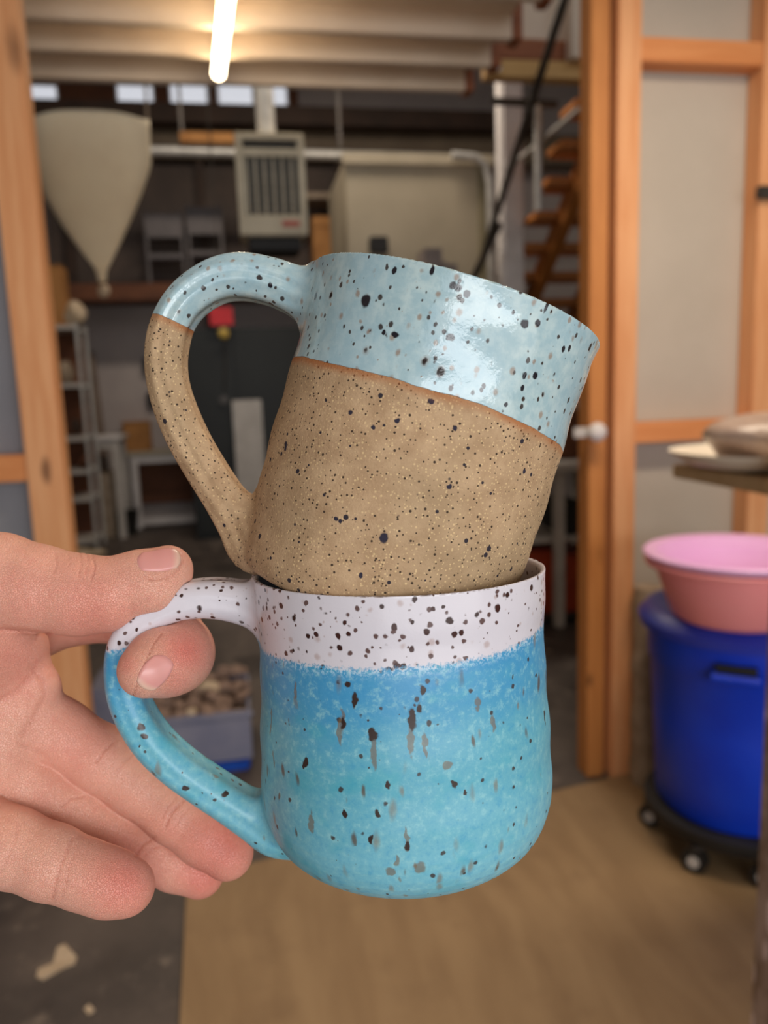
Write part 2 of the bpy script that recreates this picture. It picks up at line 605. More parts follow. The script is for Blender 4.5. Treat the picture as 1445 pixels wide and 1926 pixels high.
rings = []
for j in range(n2+1):
    t = j/n2
    L, R_ = lerp_path(side, t), lerp_path(sider, t)
    A, Bp = on_y(*L, YC), on_y(*R_, YC)
    ring = []
    cx, hw = (A+Bp)/2, (Bp-A).length/2
    for k in range(n1):
        th = 2*math.pi*k/n1
        sc = 1+.05*math.sin(th*5+t*2)*(1-t)
        x = math.copysign(abs(math.cos(th))**.75, math.cos(th))
        y = math.copysign(abs(math.sin(th))**.75, math.sin(th))
        ring.append(bm.verts.new((cx.x+hw*x, YC+hw*.36*y*sc, cx.z+.012*math.sin(th*3)*(1-t))))
    rings.append(ring)
for p, q in zip(rings, rings[1:]):
    for k in range(n1):
        bm.faces.new((p[k], p[(k+1) % n1], q[(k+1) % n1], q[k]))
sheet = obj('canvas_sheet', bm, M['canvas'], cf, smooth=True)
sheet.modifiers.new('t', 'SOLIDIFY').thickness = .006
obj('tied_neck', T([on_y(190, 506, YC), on_y(192, 530, YC)], [.035, .022], 12), M['canvas'], cf, smooth=True)
obj('toggle', blob(on_y(195, 547, YC), (.036, .036, .04), 3, .05), M['paper'], cf, smooth=True)
for px, py_ in ((62, 224), (278, 228)):
    p = on_y(px, py_, YC)
    obj('cord', T([p, (p.x+.02, YC, 5.38)], .008, 6), M['beige'], cf)

# ------------------------------------------------------------------ hall contents
# pale room box with a wall speaker
YO = 6.75
a, b, c, d = pxr(652, 300, 925, 520, YO)
ofc = thing('office_box', 'pale cream enclosed office box standing in the hall behind the mugs', 'office', ((a+b)/2, YO, 0))
obj('wall_panel', B(a, b, YO, YO+1.2, 0, d, .01), M['creamwall'], ofc)
obj('top_rail', B(a-.02, b+.02, YO-.03, YO+.02, d-.05, d+.04, .006), M['creamwall'], ofc)
obj('corner_strip', B(b-.12, b-.06, YO-.03, YO-.001, 0, d-.06, .006), mottled('olive_strip', lin(150, 140, 112), lin(140, 130, 104), 5), ofc)
sp = obj('wall_speaker', PB(697, 444, 731, 474, YO-.09, .089, .01), M['black'])
tag(sp, 'small black square box fixed on the cream office wall', 'speaker')
p0 = on_y(915, 330, YO-.1)
cdt = thing('conduit', 'bent grey conduit pipe beside the cream office box', 'conduit', (p0.x, YO-.1, 0))
obj('conduit_pipe', T([on_y(850, 292, YO-.08), on_y(895, 296, YO-.08), on_y(912, 310, YO-.08), on_y(922, 345, YO-.08), (on_y(925, 400, YO-.08).x, YO-.08, 0)], .035, 10), M['galv'], cdt, smooth=True)
# white column
a, b, c, d = pxr(945, 380, 987, 520, 6.2)
cm = thing('hall_column', 'white painted column between office box and open stair', 'column', ((a+b)/2, 6.2, 0))
obj('shaft', B(a, b, 6.2, 6.35, .08, 5.4, .02), M['white'], cm)
obj('base_block', B(a-.01, b+.005, 6.18, 6.37, 0, .078, .01), M['white'], cm)

# grey covered rack in front of the office
a, b, c, d = pxr(778, 456, 868, 560, 6.0)
bm = B(a, b, 6.0, 6.5, 0, d-.02, .12)
tag(obj('covered_rack', bm, mottled('grey_cover', lin(136, 126, 122), lin(116, 106, 104), 3, .5), smooth=True), 'tall rack under a grey cover in front of the cream office wall', 'rack')

# storage shelf behind the heater with dark crates
YS = 8.9
ss_ = thing('storage_rack', 'dark wooden storage rack behind the heater along the far wall', 'rack', on_y(450, 560, YS))
obj('back_board', PB(90, 300, 650, 530, YS+.5, .04), mottled('dark_back_board', lin(84, 70, 62), lin(70, 58, 52), 3), ss_)
obj('shelf_board', PB(60, 531, 655, 563, YS, .5), M['brown'], ss_)
obj('shelf_board', PB(575, 362, 655, 374, YS, .5), M['beige'], ss_)
for px in (120, 385, 655):
    x = on_y(px, 500, YS).x
    obj('upright', B(x-.04, x+.04, YS+.4, YS+.48, 0, 4.4, .004), M['darkwood'], ss_)
for i, (x0_, x1_, y0_, nm) in enumerate(((272, 345, 392, 'left'), (352, 420, 380, 'right'))):
    t_ = thing('stacked_chair', 'grey plastic chair back on the high rack, %s of two behind the funnel' % nm, 'chair', on_y((x0_+x1_)/2, 530, YS), 'grey chairs on the high rack')
    a, b, c, d = pxr(x0_, y0_, x1_, 530, YS)
    for xx in (a, b-.03):
        obj('leg', B(xx, xx+.03, YS+.1, YS+.13, c, d, .006), M['greyblue'], t_)
    obj('backrest', B(a+.031, b-.031, YS+.11, YS+.13, (c+d)/2+.1, d-.03, .006), M['greyblue'], t_)
    obj('seat', B(a, b, YS+.135, YS+.38, (c+d)/2-.12, (c+d)/2-.06, .01), M['greyblue'], t_)
cb = thing('cardboard_box', 'brown cardboard box on the high rack right of the heater', 'box', on_y(620, 530, YS))
a, b, c, d = pxr(590, 408, 650, 530, YS)
obj('carton', B(a, b, YS+.02, YS+.4, c, d, .004), M['card'], cb)
obj('box_flap', B(a, b, YS+.01, YS+.02, d-.1, d+.01, .002), M['card'], cb)

# dark green cupboard seen through the upper handle, with a red tag
YD = 8.2
a, b, c, d = pxr(352, 615, 640, 915, YD)
cu = thing('metal_cupboard', 'dark green metal cupboard seen through the handle of the upper mug', 'cupboard', ((a+b)/2, YD, 0))
obj('carcass', B(a, b, YD+.03, YD+.6, 0, d, .01), M['darkgreen'], cu)
xm = a+(b-a)*.32
obj('cupboard_door', B(a+.02, xm-.005, YD, YD+.029, .08, d-.03, .006), M['darkgreen'], cu)
dd = obj('cupboard_door', B(xm+.005, b-.02, YD, YD+.029, .08, d-.03, .006), M['darkgreen'], cu)
k = on_y(421, 752, YD-.03)
obj('door_handle', T([(k.x, YD-.001, k.z), (k.x, YD-.04, k.z)], .045, 14), M['gunmetal'], dd, smooth=True)
obj('hanging_cord', T([on_y(423, 640, YD-.02), on_y(423, 738, YD-.02)], .008, 6), M['gunmetal'], cu)
a2, b2, c2, d2 = pxr(441, 752, 496, 905, YD-.25)
pn = thing('grey_board', 'grey board standing in front of the dark green cupboard', 'board', ((a2+b2)/2, YD-.25, 0))
obj('board', B(a2, b2, YD-.25, YD-.21, .001, d2, .006), M['lightgrey'], pn)
sg = thing('hanging_tag', 'bright red tag with yellow pendant hanging above the dark cupboard', 'tag', on_y(416, 640, YD-.1))
obj('red_card', PB(394, 578, 438, 612, YD-.1, .02), M['red'], sg)
obj('yellow_pendant', blob(on_y(421, 628, YD-.1), (.05, .03, .055), 5, .08), M['yellow'], sg, smooth=True)
obj('hook_wire', T([on_y(416, 580, YD-.09), (on_y(414, 545, YD-.09).x, YD-.09, 5.4)], .006, 6), M['gunmetal'], sg)

# wall fittings seen left of handle
for i, (px, py_) in enumerate(((277, 688), (285, 752))):
    o = obj('wall_hook', PB(px-9, py_-15, px+9, py_+15, YB-.08, .079, .01), M['black'])
    tag(o, '%s black fitting on the grey far wall left of the upper handle' % ('upper' if i == 0 else 'lower'), 'fitting', 'black fittings on the far wall')

# leaning board behind the wire shelving
bm = bmesh.new()
q = [on_y(152, 668, 9.5), on_y(176, 660, 9.5), on_y(216, 960, 9.3), on_y(180, 960, 9.3)]
q[2].z = q[3].z = 0.001
vs = [bm.verts.new(p) for p in q]+[bm.verts.new(p+Vector((0, .05, 0))) for p in q]
for f in ((0, 1, 2, 3), (7, 6, 5, 4), (0, 4, 5, 1), (1, 5, 6, 2), (2, 6, 7, 3), (3, 7, 4, 0)):
    bm.faces.new([vs[i] for i in f])
tag(obj('leaning_plank', bm, mottled('dull_plank', lin(130, 112, 98), lin(116, 98, 86), 4)), 'dull brown plank leaning on the far wall behind the metal shelving', 'plank')


def table(name, label, x0, y0, x1, y1, Y, dep, top, leg, rails=True, topm=None):
    a, b, c, d = pxr(x0, y0, x1, y1, Y)
    t_ = thing(name, label, 'table', ((a+b)/2, Y+dep/2, 0))
    obj('table_top', B(a-.03, b+.03, Y-.02, Y+dep, d-.04, d, .005), M[topm or top], t_)
    lw = .07
    for x in (a, b-lw):
        for yy in (Y, Y+dep-lw-.02):
            obj('leg', B(x, x+lw, yy, yy+lw, 0, d-.041, .004), M[leg], t_)
    obj('apron', B(a+lw+.001, b-lw-.001, Y+.01, Y+.04, d-.13, d-.041, .003), M[leg], t_)
    if rails:
        obj('lower_rail', B(a+lw+.001, b-lw-.001, Y+.005, Y+.05, .04, .12, .003), M[leg], t_)
        obj('middle_rail', B(a+lw+.001, b-lw-.001, Y+dep-.1, Y+dep-.06, .2, .32, .003), M['greyblue'], t_)
        obj('lower_shelf', B(a+.01, b-.01, Y+.3, Y+.34, .25, d-.15, .003), M['brown'], t_)
    return t_


YT = on_z(310, 992, 0).y
table('work_table', 'white framed low work table right of the metal shelving', 250, 848, 380, 990, YT, .7, 'creamwall', 'white')
cb = thing('carton_box', 'small orange-brown box on the white framed work table', 'box', on_y(255, 848, YT+.2))
zt = pxr(243, 848, 380, 990, YT)[3]
a, b, c, d = pxr(232, 795, 282, 845, YT+.2)
obj('carton', B(a, b, YT+.2, YT+.5, zt, d, .004), M['card'], cb)
obj('box_flap', B(a-.01, b+.01, YT+.19, YT+.51, d+.001, d+.012, .002), M['card'], cb)
YT2 = min(on_z(230, 985, 0).y, 8.65)
t2 = table('side_table', 'white topped table behind the metal shelving', 120, 822, 228, 965, YT2, .55, 'white', 'lightgrey', False)
t3 = thing('plank_crate', 'tall brown plank crate beneath the white topped table', 'crate', on_z(200, 985, 0))
a, b, c, d = pxr(168, 850, 212, 985, YT2+.12)
obj('crate_side', B(a, b, YT2+.12, YT2+.6, 0, min(d, .70), .004), M['beige'], t3)
obj('crate_slat', B(a-.05, a-.002, YT2+.10, YT2+.6, 0, min(d, .70)-.04, .004), M['brown'], t3)
bt = thing('black_bucket', 'black bucket on the floor between the two white tables', 'bucket', on_z(232, 990, 0))
p = on_z(236, 1010, 0)
obj('pail', lathe([(0, .002), (.11, 0), (.14, .26), (.15, .27), (.13, .27), (.1, .02), (0, .02)], p.x, p.y+.14, 24), M['black'], bt, smooth=True)
obj('bail_handle', T([(p.x+.145*math.cos(t), p.y+.14, .26+.09*math.sin(t)) for t in [math.pi*i/10 for i in range(11)]], .006, 6), M['gunmetal'], bt)

# metal shelving on the left
p0, p1 = on_z(140, 1040, 0), on_z(186, 1022, 0)
YW = p0.y
sh = thing('metal_shelving', 'grey metal shelving unit behind the left stud with pale bundles on it', 'shelving', (p0.x+.1, YW+.2, 0))
xa, xb, ztop = p0.x-.25, on_y(185, 1022, YW).x, on_y(120, 608, YW).z
for x in (xa, xb-.03, p0.x-.02):
    obj('upright', B(x, x+.03, YW, YW+.03, 0, ztop, .003), M['galv'], sh)
for x in (xa, xb-.03):
    obj('upright', B(x, x+.03, YW+.42, YW+.45, 0, ztop, .003), M['galv'], sh)
shz = []
for px, py_ in ((130, 615), (135, 725), (140, 826), (150, 888), (160, 940), (165, 1020)):
    z = max(on_y(px, py_, YW).z, .03)
    shz.append(z)
    obj('shelf', B(xa+.031, xb-.031, YW+.002, YW+.45, z-.02, z+.02, .003), M['lightgrey'], sh)
obj('back_sheet', B(xa, xb, YW+.451, YW+.46, 0, ztop, 0), M['brown'], sh)


def onsh(name, label, cat, px0, py0, px1, zi, dy, mat, seed=1, amp=.12, boxy=False):
    a, b, _, d = pxr(px0, py0, px1, py0+10, YW+dy)
    z = shz[zi]+.021
    if boxy:
        t_ = thing(name, label, cat, ((a+b)/2, YW+dy+.12, z))
        obj('carton', B(a, b, YW+dy, YW+dy+.25, z, d, .006), mat, t_)
        obj('box_flap', B(a-.004, b+.004, YW+dy-.004, YW+dy+.12, d+.001, d+.012, .002), mat, t_)
        return t_
    o = obj(name, blob(((a+b)/2, YW+dy+.1, (z+d)/2), ((b-a)/2, .12, (d-z)/2), seed, amp), mat, smooth=True)
    return tag(o, label, cat)


onsh('cardboard_box', 'brown cardboard box on top of the grey metal shelving', 'box', 74, 500, 116, 0, .1, M['card'], boxy=True)
onsh('cloth_bundle', 'pale crumpled bundle on top of the metal shelving', 'bundle', 112, 566, 158, 0, .06, M['paper'], 3)
onsh('bowl_stack', 'pale rounded pots on the second shelf of the metal shelving', 'pots', 104, 680, 132, 1, .05, M['beige'], 5)
onsh('clay_pot', 'dark round pot on the third shelf of the metal shelving', 'pot', 128, 785, 150, 2, .1, M['darkwood'], 6)
onsh('clay_pot', 'low brown pot on the fourth shelf of the metal shelving', 'pot', 140, 858, 170, 3, .1, M['brown'], 8)
o = obj('crumpled_rag', blob(on_z(166, 1036, .05)+Vector((0, -.12, 0)), (.15, .11, .055), 9, .25), M['paper'], smooth=True)
tag(o, 'white crumpled rag on the floor at the foot of the metal shelving', 'rag')

# ------------------------------------------------------------------ open stair climbing towards the camera
d1, d2 = 5.4, 6.65
s1, s2 = at(1068, 195, d1), at(958, 515, d2)
stp = (s1-s2)/5
s2.z, s1.z = s2.z, s1.z
top = s1+stp*1
st = thing('open_stair', 'open wooden stair with thick stained treads right of the hall column', 'stair', (s2-stp*(s2.z/stp.z)))
nn = int(s2.z/stp.z)
for i in range(-nn, 8):
    p = s2+stp*i
    bm = B(p.x, p.x+.95, p.y-.13, p.y+.15, p.z-.07, p.z, .016)
    obj('tread', bm, M['stair'], st)
g0, g1 = s2-stp*nn, s2+stp*7
for dx in (.2, .68):
    bm = bmesh.new()
    A, E = g0+Vector((dx, 0, -.07)), g1+Vector((dx, 0, -.07))
    A.z = max(A.z, .13)
    vs = []
    for P in (A, E):
        for ddx, dz in ((0, 0), (.08, 0), (.08, -.24), (0, -.24)):
            vs.append(bm.verts.new(P+Vector((ddx, 0, max(dz, -P.z+.001)))))
    for f in ((0, 1, 2, 3), (7, 6, 5, 4), (0, 4, 5, 1), (1, 5, 6, 2), (2, 6, 7, 3), (3, 7, 4, 0)):
        bm.faces.new([vs[j] for j in f])
    obj('stringer', bm, M['stair'], st)
# railing rods
rl = thing('stair_railing', 'dark slanting metal rail and post beside the open stair', 'railing', on_y(905, 500, 6.0))
r1, r2 = at(1068, -20, 4.2), at(900, 510, 6.4)
obj('handrail', T([r1, r2], .025, 10), M['gunmetal'], rl, smooth=True)
r3, r4 = at(940, 420, 6.1), at(835, 640, 6.9)
obj('lower_rail', T([r3, r4], .03, 10), M['gunmetal'], rl, smooth=True)
q = at(1014, 390, 5.6)
obj('rail_post', T([at(1012, 190, 5.6), (at(1012, 190, 5.6).x, at(1012, 190, 5.6).y, q.z)], .028, 10), M['galv'], rl, smooth=True)
obj('cross_bar', T([at(925, 190, 5.6), at(1048, 196, 5.6)], .03, 8), M['gunmetal'], rl, smooth=True)
obj('thin_rod', T([at(940, 330, 6.3), at(1090, 205, 5.2)], .016, 8), M['galv'], rl, smooth=True)

# ------------------------------------------------------------------ bench seen between the mugs and the right post
YN = on_z(1060, 1180, 0).y
t5 = thing('workbench', 'grey workbench with pale legs between the mugs and the right timber post', 'workbench', on_z(1080, 1180, 0))
a, b, c, d = pxr(880, 872, 1180, 1180, YN)
b = min(b, XR)
obj('bench_top', B(a, b, YN-.03, YN+.7, d-.05, d, .006), M['lightgrey'], t5)
x = on_y(1055, 1000, YN).x
for xx in (a+.02, x-.03, b-.08):
    obj('leg', B(xx, xx+.06, YN, YN+.06, 0, d-.051, .004), M['lightgrey'], t5)
    obj('leg', B(xx, xx+.06, YN+.6, YN+.66, 0, d-.051, .004), M['lightgrey'], t5)
zs = on_y(1085, 1012, YN).z
obj('middle_shelf', B(a, b, YN+.065, YN+.595, zs-.03, zs, .004), M['lightgrey'], t5)
zs2 = on_y(1085, 1160, YN).z
obj('bottom_shelf', B(a, b, YN+.065, YN+.595, zs2-.03, zs2, .004), M['gunmetal'], t5)


def bx(name, label, cat, x0, y0, x1, zb, Y, dep, mat, part='case', lid='lid'):
    a, b, _, d = pxr(x0, y0, x1, y0+8, Y)
    t_ = thing(name, label, cat, ((a+b)/2, Y+dep/2, zb))
    obj(part, B(a, b, Y, Y+dep, zb, d-.012, .008), mat, t_)
    obj(lid, B(a-.006, b+.006, Y-.006, Y+dep+.006, d-.011, d, .003), mat, t_)


bx('storage_box', 'black box on the middle shelf of the grey workbench', 'box', 1063, 945, 1100, zs+.001, YN+.1, .4, M['black'])
bx('storage_bin', 'orange-red bin on the lower shelf of the workbench', 'bin', 1062, 1042, 1118, zs2+.001, YN+.1, .4, M['orange'])
bx('storage_bin', 'orange-red bin behind the right edge of the mugs', 'bin', 985, 1036, 1046, zs2+.001, YN+.12, .4, M['orange'])
bx('tool_case', 'brown case on top of the grey workbench', 'case', 1035, 770, 1090, d+.001, YN+.2, .3, M['brown'])

# ------------------------------------------------------------------ latch on the right studs
lt = thing('post_latch', 'metal latch with bright round knob on the double timber post', 'latch', on_y(1120, 815, YP))
ky = YP-.012
c = on_y(1124, 813, ky-.03)
obj('latch_bar', B(on_y(1078, 815, ky).x, c.x, ky-.012, ky-.002, c.z-.018, c.z+.018, .003), M['lightgrey'], lt)
obj('latch_knob', blob((c.x, ky-.03, c.z), (.034, .026, .034), 3, 0), M['white'], lt, smooth=True)

# ------------------------------------------------------------------ plywood sheet on the floor
bm = bmesh.new()
c1 = on_z(352, 1652, .012)
c2 = on_z(1195, 1452, .012)
lf = (on_z(338, 1926, .012)-c1).normalized()*3.2
bk = (c2-c1)*1.9
q = [c1, c1+bk, c1+bk+lf, c1+lf]
vt = [bm.verts.new((p.x, p.y, .013)) for p in q]
vb = [bm.verts.new((p.x, p.y, .001)) for p in q]
bm.faces.new(vt)
bm.faces.new(vb[::-1])
for i in range(4):
    bm.faces.new((vt[i], vb[i], vb[(i+1) % 4], vt[(i+1) % 4]))
ply = obj('plywood_sheet', bm, M['ply'])
tag(ply, 'large tan plywood sheet lying on the dark floor', 'plywood')

# ------------------------------------------------------------------ barrel on dolly, basins
BD = 2.42
bc = at(1398, 1180, BD)
bx_, by_ = bc.x, bc.y
ZD = .155
bz = .795
dl = thing('barrel_dolly', 'black round wheeled dolly beneath the blue barrel', 'dolly', (bx_, by_, .014))
obj('platform', lathe([(0, ZD-.05), (.27, ZD-.05), (.285, ZD-.03), (.285, ZD-.003), (.27, ZD-.001), (0, ZD-.001)], bx_, by_, 40), M['black'], dl, smooth=True)
for ang in (-150, -107, -30, 60, 150):
    wx, wy = bx_+.26*math.cos(R(ang)), by_+.26*math.sin(R(ang))
    wh = obj('caster', T([(wx-.014, wy-.012, .052), (wx+.014, wy+.012, .052)], .038, 20), M['black'], dl, smooth=True)
    obj('wheel_hub', T([(wx-.018, wy-.016, .052), (wx+.018, wy+.016, .052)], .018, 14), M['lightgrey'], wh, smooth=True)
    obj('caster_fork', B(wx-.02, wx+.02, wy-.02, wy+.02, .085, ZD-.051, .004), M['gunmetal'], wh)
br = thing('plastic_barrel', 'large royal blue plastic barrel with lid standing on a black dolly', 'barrel', (bx_, by_, ZD))
obj('barrel_body', lathe([(0, ZD), (.235, ZD), (.25, ZD+.02), (.262, ZD+.3), (.272, bz-.17), (.28, bz-.16), (.283, bz-.05), (.275, bz-.045), (.24, bz-.05), (.24, ZD+.03), (0, ZD+.03)], bx_, by_, 64), M['barrel'], br, smooth=True)
obj('barrel_lid', lathe([(0, bz-.005), (.22, bz-.005), (.235, bz+.004), (.27, bz+.004), (.29, bz-.004), (.312, bz-.03), (.308, bz-.055), (.29, bz-.044), (0, bz-.03)], bx_, by_, 64), M['lid'], br, smooth=True)
for ang in (-128, 52):
    hx, hy = bx_+.29*math.cos(R(ang)), by_+.29*math.sin(R(ang))
    tx, ty = -math.sin(R(ang))*.06, math.cos(R(ang))*.06
    ox, oy = math.cos(R(ang))*.022, math.sin(R(ang))*.022
    zz = bz-.13
    obj('grip', T([(hx-tx, hy-ty, zz), (hx-tx+ox, hy-ty+oy, zz), (hx+tx+ox, hy+ty+oy, zz), (hx+tx, hy+ty, zz)], .013, 10), M['barrel'], br, smooth=True)
    ix, iy = -math.cos(R(ang))*.006, -math.sin(R(ang))*.006
    obj('grip_shade_bar', T([(hx-tx*.9+ix, hy-ty*.9+iy, zz+.018), (hx+tx*.9+ix, hy+ty*.9+iy, zz+.018)], .015, 10), M['black'], br, smooth=True)  # black bar stands in for the grip cut-out and its shadow
cb_ = at(1385, 1100, BD-.15)
basin = [(0, 0), (.165, 0), (.185, .012), (.232, .125), (.232, .135), (.262, .14), (.266, .15), (.258, .156), (.228, .15), (.178, .02), (0, .012)]
o = thing('wash_basin', 'coral pink plastic basin on the blue barrel lid', 'basin', (cb_.x, cb_.y, bz+.005), 'stacked plastic basins')
obj('bowl', lathe([(r*.97, z*1.15+bz+.006) for r, z in basin], cb_.x, cb_.y, 64), M['coral'], o, smooth=True)
o = thing('wash_basin', 'lilac plastic basin nested in the coral pink one', 'basin', (cb_.x, cb_.y, bz+.04), 'stacked plastic basins')
obj('bowl', lathe([(r*(.9 if z < .13 else .985), z*1.0+bz+.052) for r, z in basin], cb_.x, cb_.y, 64), M['lilac'], o, smooth=True)

# beige wrapped roll behind the barrel
p = on_y(1216, 1350, YP-.075)
bm = T([(p.x, YP-.075, .014+.75*i/10) for i in range(11)], [.055+.006*math.sin(i*2.3) for i in range(11)], 16)
tag(obj('wrapped_roll', bm, M['beige'], smooth=True), 'beige wrapped roll standing behind the blue barrel', 'roll')

# ------------------------------------------------------------------ near shelf at the right edge
YQ = 1.25
p = on_y(1264, 872, YQ+.34)
zb_ = on_y(1300, 880, YQ+.25).z
rs = thing('shelf_rack', 'pale wooden shelf on a glaze-splattered post at the right edge', 'shelf', (at(1440, 1900, 1.25).x, YQ, 0))
obj('shelf_board', B(p.x, p.x+.75, YQ-.02, YQ+.34, zb_-.03, zb_, .004), M['shelfboard'], rs)
pc = on_y(1413, 1880, YQ-.03)
obj('post', B(pc.x, pc.x+.09, YQ-.10, YQ-.03, .014, 1.9, .004), M['splatter'], rs)
obj('post', B(p.x+.66, p.x+.75, YQ+.36, YQ+.42, .014, 1.9, .004), M['splatter'], rs)
obj('crossbar', B(pc.x+.3, pc.x+.36, YQ-.028, YQ+.36, zb_-.09, zb_-.032, .004), M['shelfboard'], rs)
# dish
dc = Vector((on_y(1442, 860, YQ+.17).x, YQ+.17, zb_+.001))
ds = thing('shallow_dish', 'shallow white dish under the clay bag on the right shelf', 'dish', dc)
prof = [(0, .002), (.10, .002), (.15, .012), (.185, .034), (.19, .04), (.18, .036), (.145, .018), (.1, .01), (0, .009)]
obj('plate', lathe([(r, z+zb_) for r, z in prof], dc.x, dc.y, 48), M['dish'], ds, smooth=True)
bgc = Vector((dc.x-.005, dc.y, zb_+.062))
bm = blob(bgc, (.145, .12, .056), 21, .10, 4)
for v in bm.verts:
    v.co.z = max(v.co.z, zb_+.014 + .45*max(0, (v.co-bgc).xy.length-.10))
bag = obj('clay_bag', bm, M['bag'], smooth=True, autosharp=False)
tag(bag, 'taupe plastic-wrapped lump of clay lying in the white dish', 'clay bag')
# small bracket high on the far right
tag(obj('wall_bracket', PB(1430, 348, 1460, 372, YP-.03, .028), M['gunmetal']), 'small dark bracket high on the right-hand stud', 'bracket')
# lower board of the same rack, bottom right corner
lzz = on_y(1425, 1880, YQ-.11).z
lxx = on_y(1402, 1885, YQ-.02).x
obj('lower_board', B(lxx, lxx+.5, YQ-.16, YQ-.101, lzz-.04, lzz, .004), M['pinkbox'], rs)

# ------------------------------------------------------------------ tub of clay scraps seen through the lower handle
q = on_z(380, 1462, 0)
YU = q.y
a, b = on_y(255, 1400, YU).x, on_y(474, 1400, YU).x
zt = on_y(380, 1345, YU).z
tb = thing('storage_tub', 'milky plastic tub with blue base holding clay scraps on the floor', 'tub', ((a+b)/2, YU+.2, 0))
obj('tub_base', B(a+.012, b-.012, YU+.012, YU+.4, 0, .055, .01), M['tubblue'], tb)
for s_ in ((a, b, YU, YU+.012), (a, b, YU+.4, YU+.412), (a, a+.012, YU+.0125, YU+.3995), (b-.012, b, YU+.0125, YU+.3995)):
    obj('tub_wall', B(s_[0], s_[1], s_[2], s_[3], .056, zt, .003), M['tub'], tb)
obj('tub_rim', B(a-.012, b+.012, YU-.014, YU-.001, zt-.02, zt, .004), M['tub'], tb)
fl = obj('content', B(a+.014, b-.014, YU+.014, YU+.398, .056, zt-.05, .004), M['clay'], tb)
rnd = random.Random(4)
k = 0
for i in range(7):
    for j in range(4):
        x = a+.04+(b-a-.08)*i/6+rnd.uniform(-.01, .01)
        y = YU+.05+.3*j/3+rnd.uniform(-.01, .01)
        z = zt-.035+rnd.uniform(.0, .03)+.02*j
        o = obj('clay_scrap', blob((x, y, z), (rnd.uniform(.03, .042), .035, rnd.uniform(.025, .035)), k, .3, 2), M['clay'] if k % 6 else M['paper'], smooth=True)
        tag(o, 'lump of scrap clay in the milky tub on the floor', 'clay scrap', 'clay scraps in the tub')
        k += 1
a2, b2 = on_y(168, 1320, YU+.2).x, on_y(236, 1320, YU+.2).x
tag(obj('grey_bin', B(a2, b2, YU+.15, YU+.5, 0, on_y(200, 1292, YU+.2).z, .02), M['tub']), 'pale grey bin left of the milky tub on the floor', 'bin')

# litter on the dark floor
def scrap(pxs, mat, label):
    pp_ = [on_z(x, y, .004) for x, y in pxs]
    bm = bmesh.new()
    vt = [bm.verts.new((p.x, p.y, .006)) for p in pp_]
    vb = [bm.verts.new((p.x, p.y, .0005)) for p in pp_]
    bm.faces.new(vt)
    bm.faces.new(vb[::-1])
    for i in range(len(pp_)):
        bm.faces.new((vt[i], vb[i], vb[(i+1) % len(pp_)], vt[(i+1) % len(pp_)]))
    tag(obj('paper_scrap', bm, mat), label, 'scrap')


scrap([(68, 1838), (72, 1824), (100, 1812), (108, 1782), (122, 1776), (144, 1800), (140, 1812), (118, 1820), (80, 1842)], M['paper'], 'torn pale scrap on the dark floor below the hand')
scrap([(158, 1898), (168, 1890), (178, 1900), (166, 1908)], M['paper'], 'tiny pale crumb on the dark floor at the bottom left')

#==FOREGROUND==
# ------------------------------------------------------------------ signed-distance modelling for ceramics and the hand
f4 = np.float32


def smin(a, b, k):
    h = np.clip(.5+.5*(b-a)/k, 0, 1)
    return b+(a-b)*h-k*h*(1-h)


def smax(a, b, k):
    return -smin(-a, -b, k)


def poly_table(poly, rmax, zlo, zhi, h=.00035):
    """signed distance to a closed polygon in (r, z), tabulated"""
    rs = np.arange(-.003, rmax, h)
    zs = np.arange(zlo, zhi, h)
    Rg, Zg = np.meshgrid(rs, zs, indexing='ij')
    d = np.full(Rg.shape, 1e9)
    inside = np.zeros(Rg.shape, bool)
    n = len(poly)
    for i in range(n):
        ax, az = poly[i]
        bx2, bz2 = poly[(i+1) % n]
        ex, ez = bx2-ax, bz2-az
        t = np.clip(((Rg-ax)*ex+(Zg-az)*ez)/(ex*ex+ez*ez+1e-18), 0, 1)
        d = np.minimum(d, (Rg-ax-t*ex)**2+(Zg-az-t*ez)**2)
        c = ((az > Zg) != (bz2 > Zg)) & (Rg < ex*(Zg-az)/(ez if abs(ez) > 1e-12 else 1e-12)+ax)
        inside ^= c
    d = np.sqrt(d)
    d[inside] *= -1
    d = d.astype(f4)

    def look(r, z):
        u = np.clip((r-rs[0])/h, 0, len(rs)-1.001)
        v = np.clip((z-zs[0])/h, 0, len(zs)-1.001)
        i, j = u.astype(np.int32), v.astype(np.int32)
        fu, fv = u-i, v-j
        out = d[i, j]*(1-fu)*(1-fv)+d[i+1, j]*fu*(1-fv)+d[i, j+1]*(1-fu)*fv+d[i+1, j+1]*fu*fv
        ex = np.maximum(r-rs[-1], 0)+np.maximum(z-zs[-1], 0)+np.maximum(zs[0]-z, 0)
        return out+ex
    return look


def spline(P, n=8):
    """Catmull-Rom through rows of P"""
    P = np.array(P, float)
    Q = np.vstack([2*P[0]-P[1], P, 2*P[-1]-P[-2]])
    out = []
    for i in range(1, len(Q)-2):
        for k in range(n):
            t = k/n
            a, b, c, d = Q[i-1], Q[i], Q[i+1], Q[i+2]
            out.append(.5*((2*b)+(-a+c)*t+(2*a-5*b+4*c-d)*t*t+(-a+3*b-3*c+d)*t**3))
    out.append(Q[-2])
    return np.array(out)


